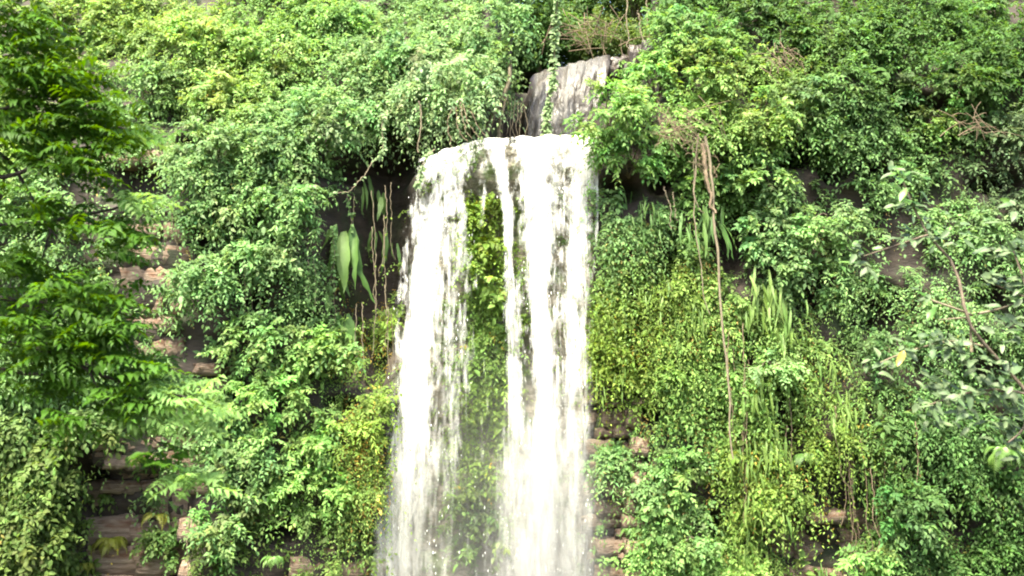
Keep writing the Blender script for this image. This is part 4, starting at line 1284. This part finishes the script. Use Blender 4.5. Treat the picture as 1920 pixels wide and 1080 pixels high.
BLOBS = [  # u, v, ru, rv, fronds, kind
    (30, 40, 70, 60, 60, 'vivid'), (90, 90, 80, 50, 80, 'vivid'), (60, 150, 90, 50, 90, 'vivid'), (150, 170, 70, 40, 70, 'vivid'), (30, 220, 60, 50, 60, 'vivid'),
    (130, 230, 90, 45, 90, 'vivid'), (200, 215, 50, 40, 45, 'vivid'), (60, 290, 80, 40, 60, 'vivid'), (160, 300, 60, 35, 50, 'vivid'), (230, 255, 50, 25, 30, 'vivid'),
    (285, 250, 22, 14, 8, 'fresh'), (255, 375, 48, 16, 22, 'fresh'), (60, 400, 60, 40, 40, 'vivid'), (160, 410, 60, 30, 35, 'vivid'), (235, 425, 48, 30, 30, 'vivid'), (220, 470, 40, 22, 20, 'vivid'),
    (30, 480, 50, 30, 30, 'vivid'), (90, 540, 80, 40, 70, 'vivid'), (180, 560, 80, 35, 60, 'vivid'), (40, 590, 60, 40, 50, 'vivid'), (140, 610, 90, 40, 80, 'vivid'), (220, 610, 45, 30, 35, 'vivid'),
    (60, 660, 80, 35, 55, 'vivid'), (190, 660, 60, 30, 45, 'vivid'), (260, 690, 60, 28, 45, 'vivid'), (320, 730, 70, 35, 60, 'fresh'), (380, 765, 40, 25, 25, 'fresh'), (240, 745, 60, 30, 45, 'vivid'),
    (100, 720, 60, 30, 35, 'vivid'), (290, 790, 60, 25, 35, 'fresh'), (120, 790, 40, 25, 18, 'vivid'), (310, 850, 45, 22, 22, 'vivid'), (350, 900, 60, 20, 26, 'fresh'), (10, 110, 60, 70, 50, 'vivid'), (-60, 300, 80, 200, 120, 'vivid'),
    (-60, 620, 80, 120, 90, 'vivid'), (-40, -110, 200, 80, 190, 'vivid'), (0, -260, 260, 110, 260, 'vivid'), (-150, -60, 120, 120, 120, 'vivid')]  # last three: unseen fronds added overhead to shade the tree below
lv = Leaves()
for (u, v, ru, rv, n, kd) in BLOBS:
    n = int(n * .68)
    uu_ = u + rng.normal(0, .5, n) * ru; vv2 = v + rng.normal(0, .5, n) * rv
    P = at(uu_, vv2, FY + rng.uniform(-.9, .9, n))
    d0 = unit(np.stack([rng.normal(.55, .6, n), rng.normal(-.15, .55, n), rng.normal(-.02, .22, n)], -1))
    c = PAL[kd] * np.exp(rng.normal(0, .16, (n, 1)))
    lv.sprays(P - d0 * .2, d0, rng.uniform(.38, .62, n), 15, .165, .22, c, wid=.36, jit=.1, out=.25, spread=1.0, taper=.6, cj=.08)
link('crown', lv.relative(FL).mesh('crown', M_FORE), ft)

# ------------------------------------------------------------------ near tree with large grey-green leaves, each leaf its own piece
GYD = -15.5
gt = empty('grey_leaved_tree', (at(2150, 900, GYD)[0], GYD, -6.9), 'slender tree with large grey-green oval leaves standing close', 'tree')
GL = np.array(gt.location)
link('trunk', Tubes().add(curve([GL, at(2110, 1000, GYD), at(2020, 850, GYD)], 12), np.linspace(.1, .055, 12), 8, .05).mesh('trunk', M_PALE, GL), gt)
GB = [
    ([(2020, 850), (1930, 740), (1850, 650), (1815, 600), (1790, 500), (1740, 440), (1705, 370), (1690, 330)], .018, M_BARK),
    ([(1820, 590), (1790, 578), (1745, 562), (1725, 548)], .012, M_PALE),
    ([(1818, 595), (1780, 598), (1760, 600)], .008, M_PALE),
    ([(1822, 660), (1820, 625), (1818, 598)], .014, M_PALE),
    ([(1835, 588), (1870, 580), (1900, 570)], .011, M_PALE),
    ([(1850, 650), (1780, 640), (1700, 660), (1650, 680)], .010, M_PALE),
    ([(1930, 740), (1870, 730), (1800, 740), (1740, 760)], .012, M_BARK),
    ([(2020, 850), (1960, 700), (1930, 560), (1900, 470)], .016, M_BARK),
    ([(1740, 440), (1680, 460), (1620, 480)], .008, M_BARK),
    ([(1930, 740), (1920, 800), (1890, 830)], .012, M_BARK),
    ([(1930, 560), (1880, 540), (1860, 530)], .008, M_BARK)]
for pts, r, mt in GB:
    P = np.array([at(a, b, GYD + rng.uniform(-.12, .12)) for a, b in pts])
    link('branch', Tubes().add(curve(P, 16), np.linspace(r, r * .45, 16) * 1.6, 6).mesh('branch', mt, GL), gt)


def big_leaf(seed):
    r = np.random.default_rng(seed)
    n = 8
    t = np.linspace(0, 1, n)
    w = .2 * np.sin(math.pi * t ** .85) ** .75 * (1 + .06 * r.normal(0, 1, n)) + .004
    z = -.22 * t ** 2 + .06 * np.sin(t * 5 + seed)
    c = np.stack([t, .04 * np.sin(3 * t + seed), z], -1)
    V = np.concatenate([c + np.stack([0 * w, w, .35 * w], -1), c, c + np.stack([0 * w, -w, .35 * w], -1)])
    i = np.arange(n - 1)
    F = np.concatenate([np.stack([i, i + 1, n + i + 1, n + i], -1), np.stack([n + i, n + i + 1, 2 * n + i + 1, 2 * n + i], -1)])
    return V, F


M_BIG = plain_leaf_material('big_leaf', (0.05, 0.098, 0.034), (0.122, 0.17, 0.075), .28, .55)
M_BIGG = plain_leaf_material('big_leaf_green', (0.05, 0.13, 0.02), (0.1, 0.2, 0.03), .3, .4)
M_BIGY = plain_leaf_material('big_leaf_yellow', (0.3, 0.22, 0.03), (0.34, 0.26, 0.05), .3, .4)
BIG = [mesh_from('leaf', *big_leaf(s_), M_BIG, smooth=True) for s_ in range(5)]
BIGG = [mesh_from('leaf', *big_leaf(s_ + 9), M_BIGG, smooth=True) for s_ in range(2)]
BIGY = mesh_from('leaf', *big_leaf(33), M_BIGY, smooth=True)
WH = [(1690, 325, 9, .6), (1700, 385, 8, .3), (1740, 430, 9, .1), (1620, 480, 8, .3), (1790, 440, 6, .1), (1680, 455, 5, .1), (1890, 470, 9, .0), (1905, 545, 9, 0), (1860, 530, 5, 0), (1900, 620, 8, 0), (1760, 640, 9, 0), (1700, 655, 8, .1),
      (1800, 655, 8, 0), (1850, 680, 8, 0), (1655, 685, 5, .1), (1750, 720, 8, 0), (1800, 740, 9, 0), (1740, 765, 8, 0), (1860, 730, 9, 0), (1900, 700, 8, 0), (1890, 790, 9, 0), (1830, 790, 6, 0), (1910, 850, 6, 0), (1725, 545, 3, .2), (1900, 400, 5, .1), (1915, 760, 6, 0)]
for (u, v, n, green) in WH:
    for i in range(int(n * 2.5)):
        green_ = rng.random() < green
        o = link('leaf', (BIGG[rng.integers(2)] if green_ else BIG[rng.integers(5)]), gt)
        p = at(u + rng.normal(0, 17), v + rng.normal(0, 13), GYD + rng.uniform(-.15, .15))
        o.location = tuple(p - GL)
        o.rotation_mode = 'ZYX'
        o.rotation_euler = (rng.normal(.55, .35), rng.normal(.15, .3), rng.uniform(0, 2 * math.pi))
        s_ = rng.uniform(.13, .225)
        o.scale = (s_, s_, s_)
for (u, v) in ((1694, 658), (1700, 352), (1755, 575)):
    o = link('leaf', BIGY if v > 600 else BIGG[0], gt)
    o.location = tuple(at(u, v, GYD - .2) - GL)
    o.rotation_euler = (-.5, .9, rng.uniform(3, 4)); o.scale = (.22, .22, .22)
    if v > 600: o['label'] = 'single yellow withered leaf'
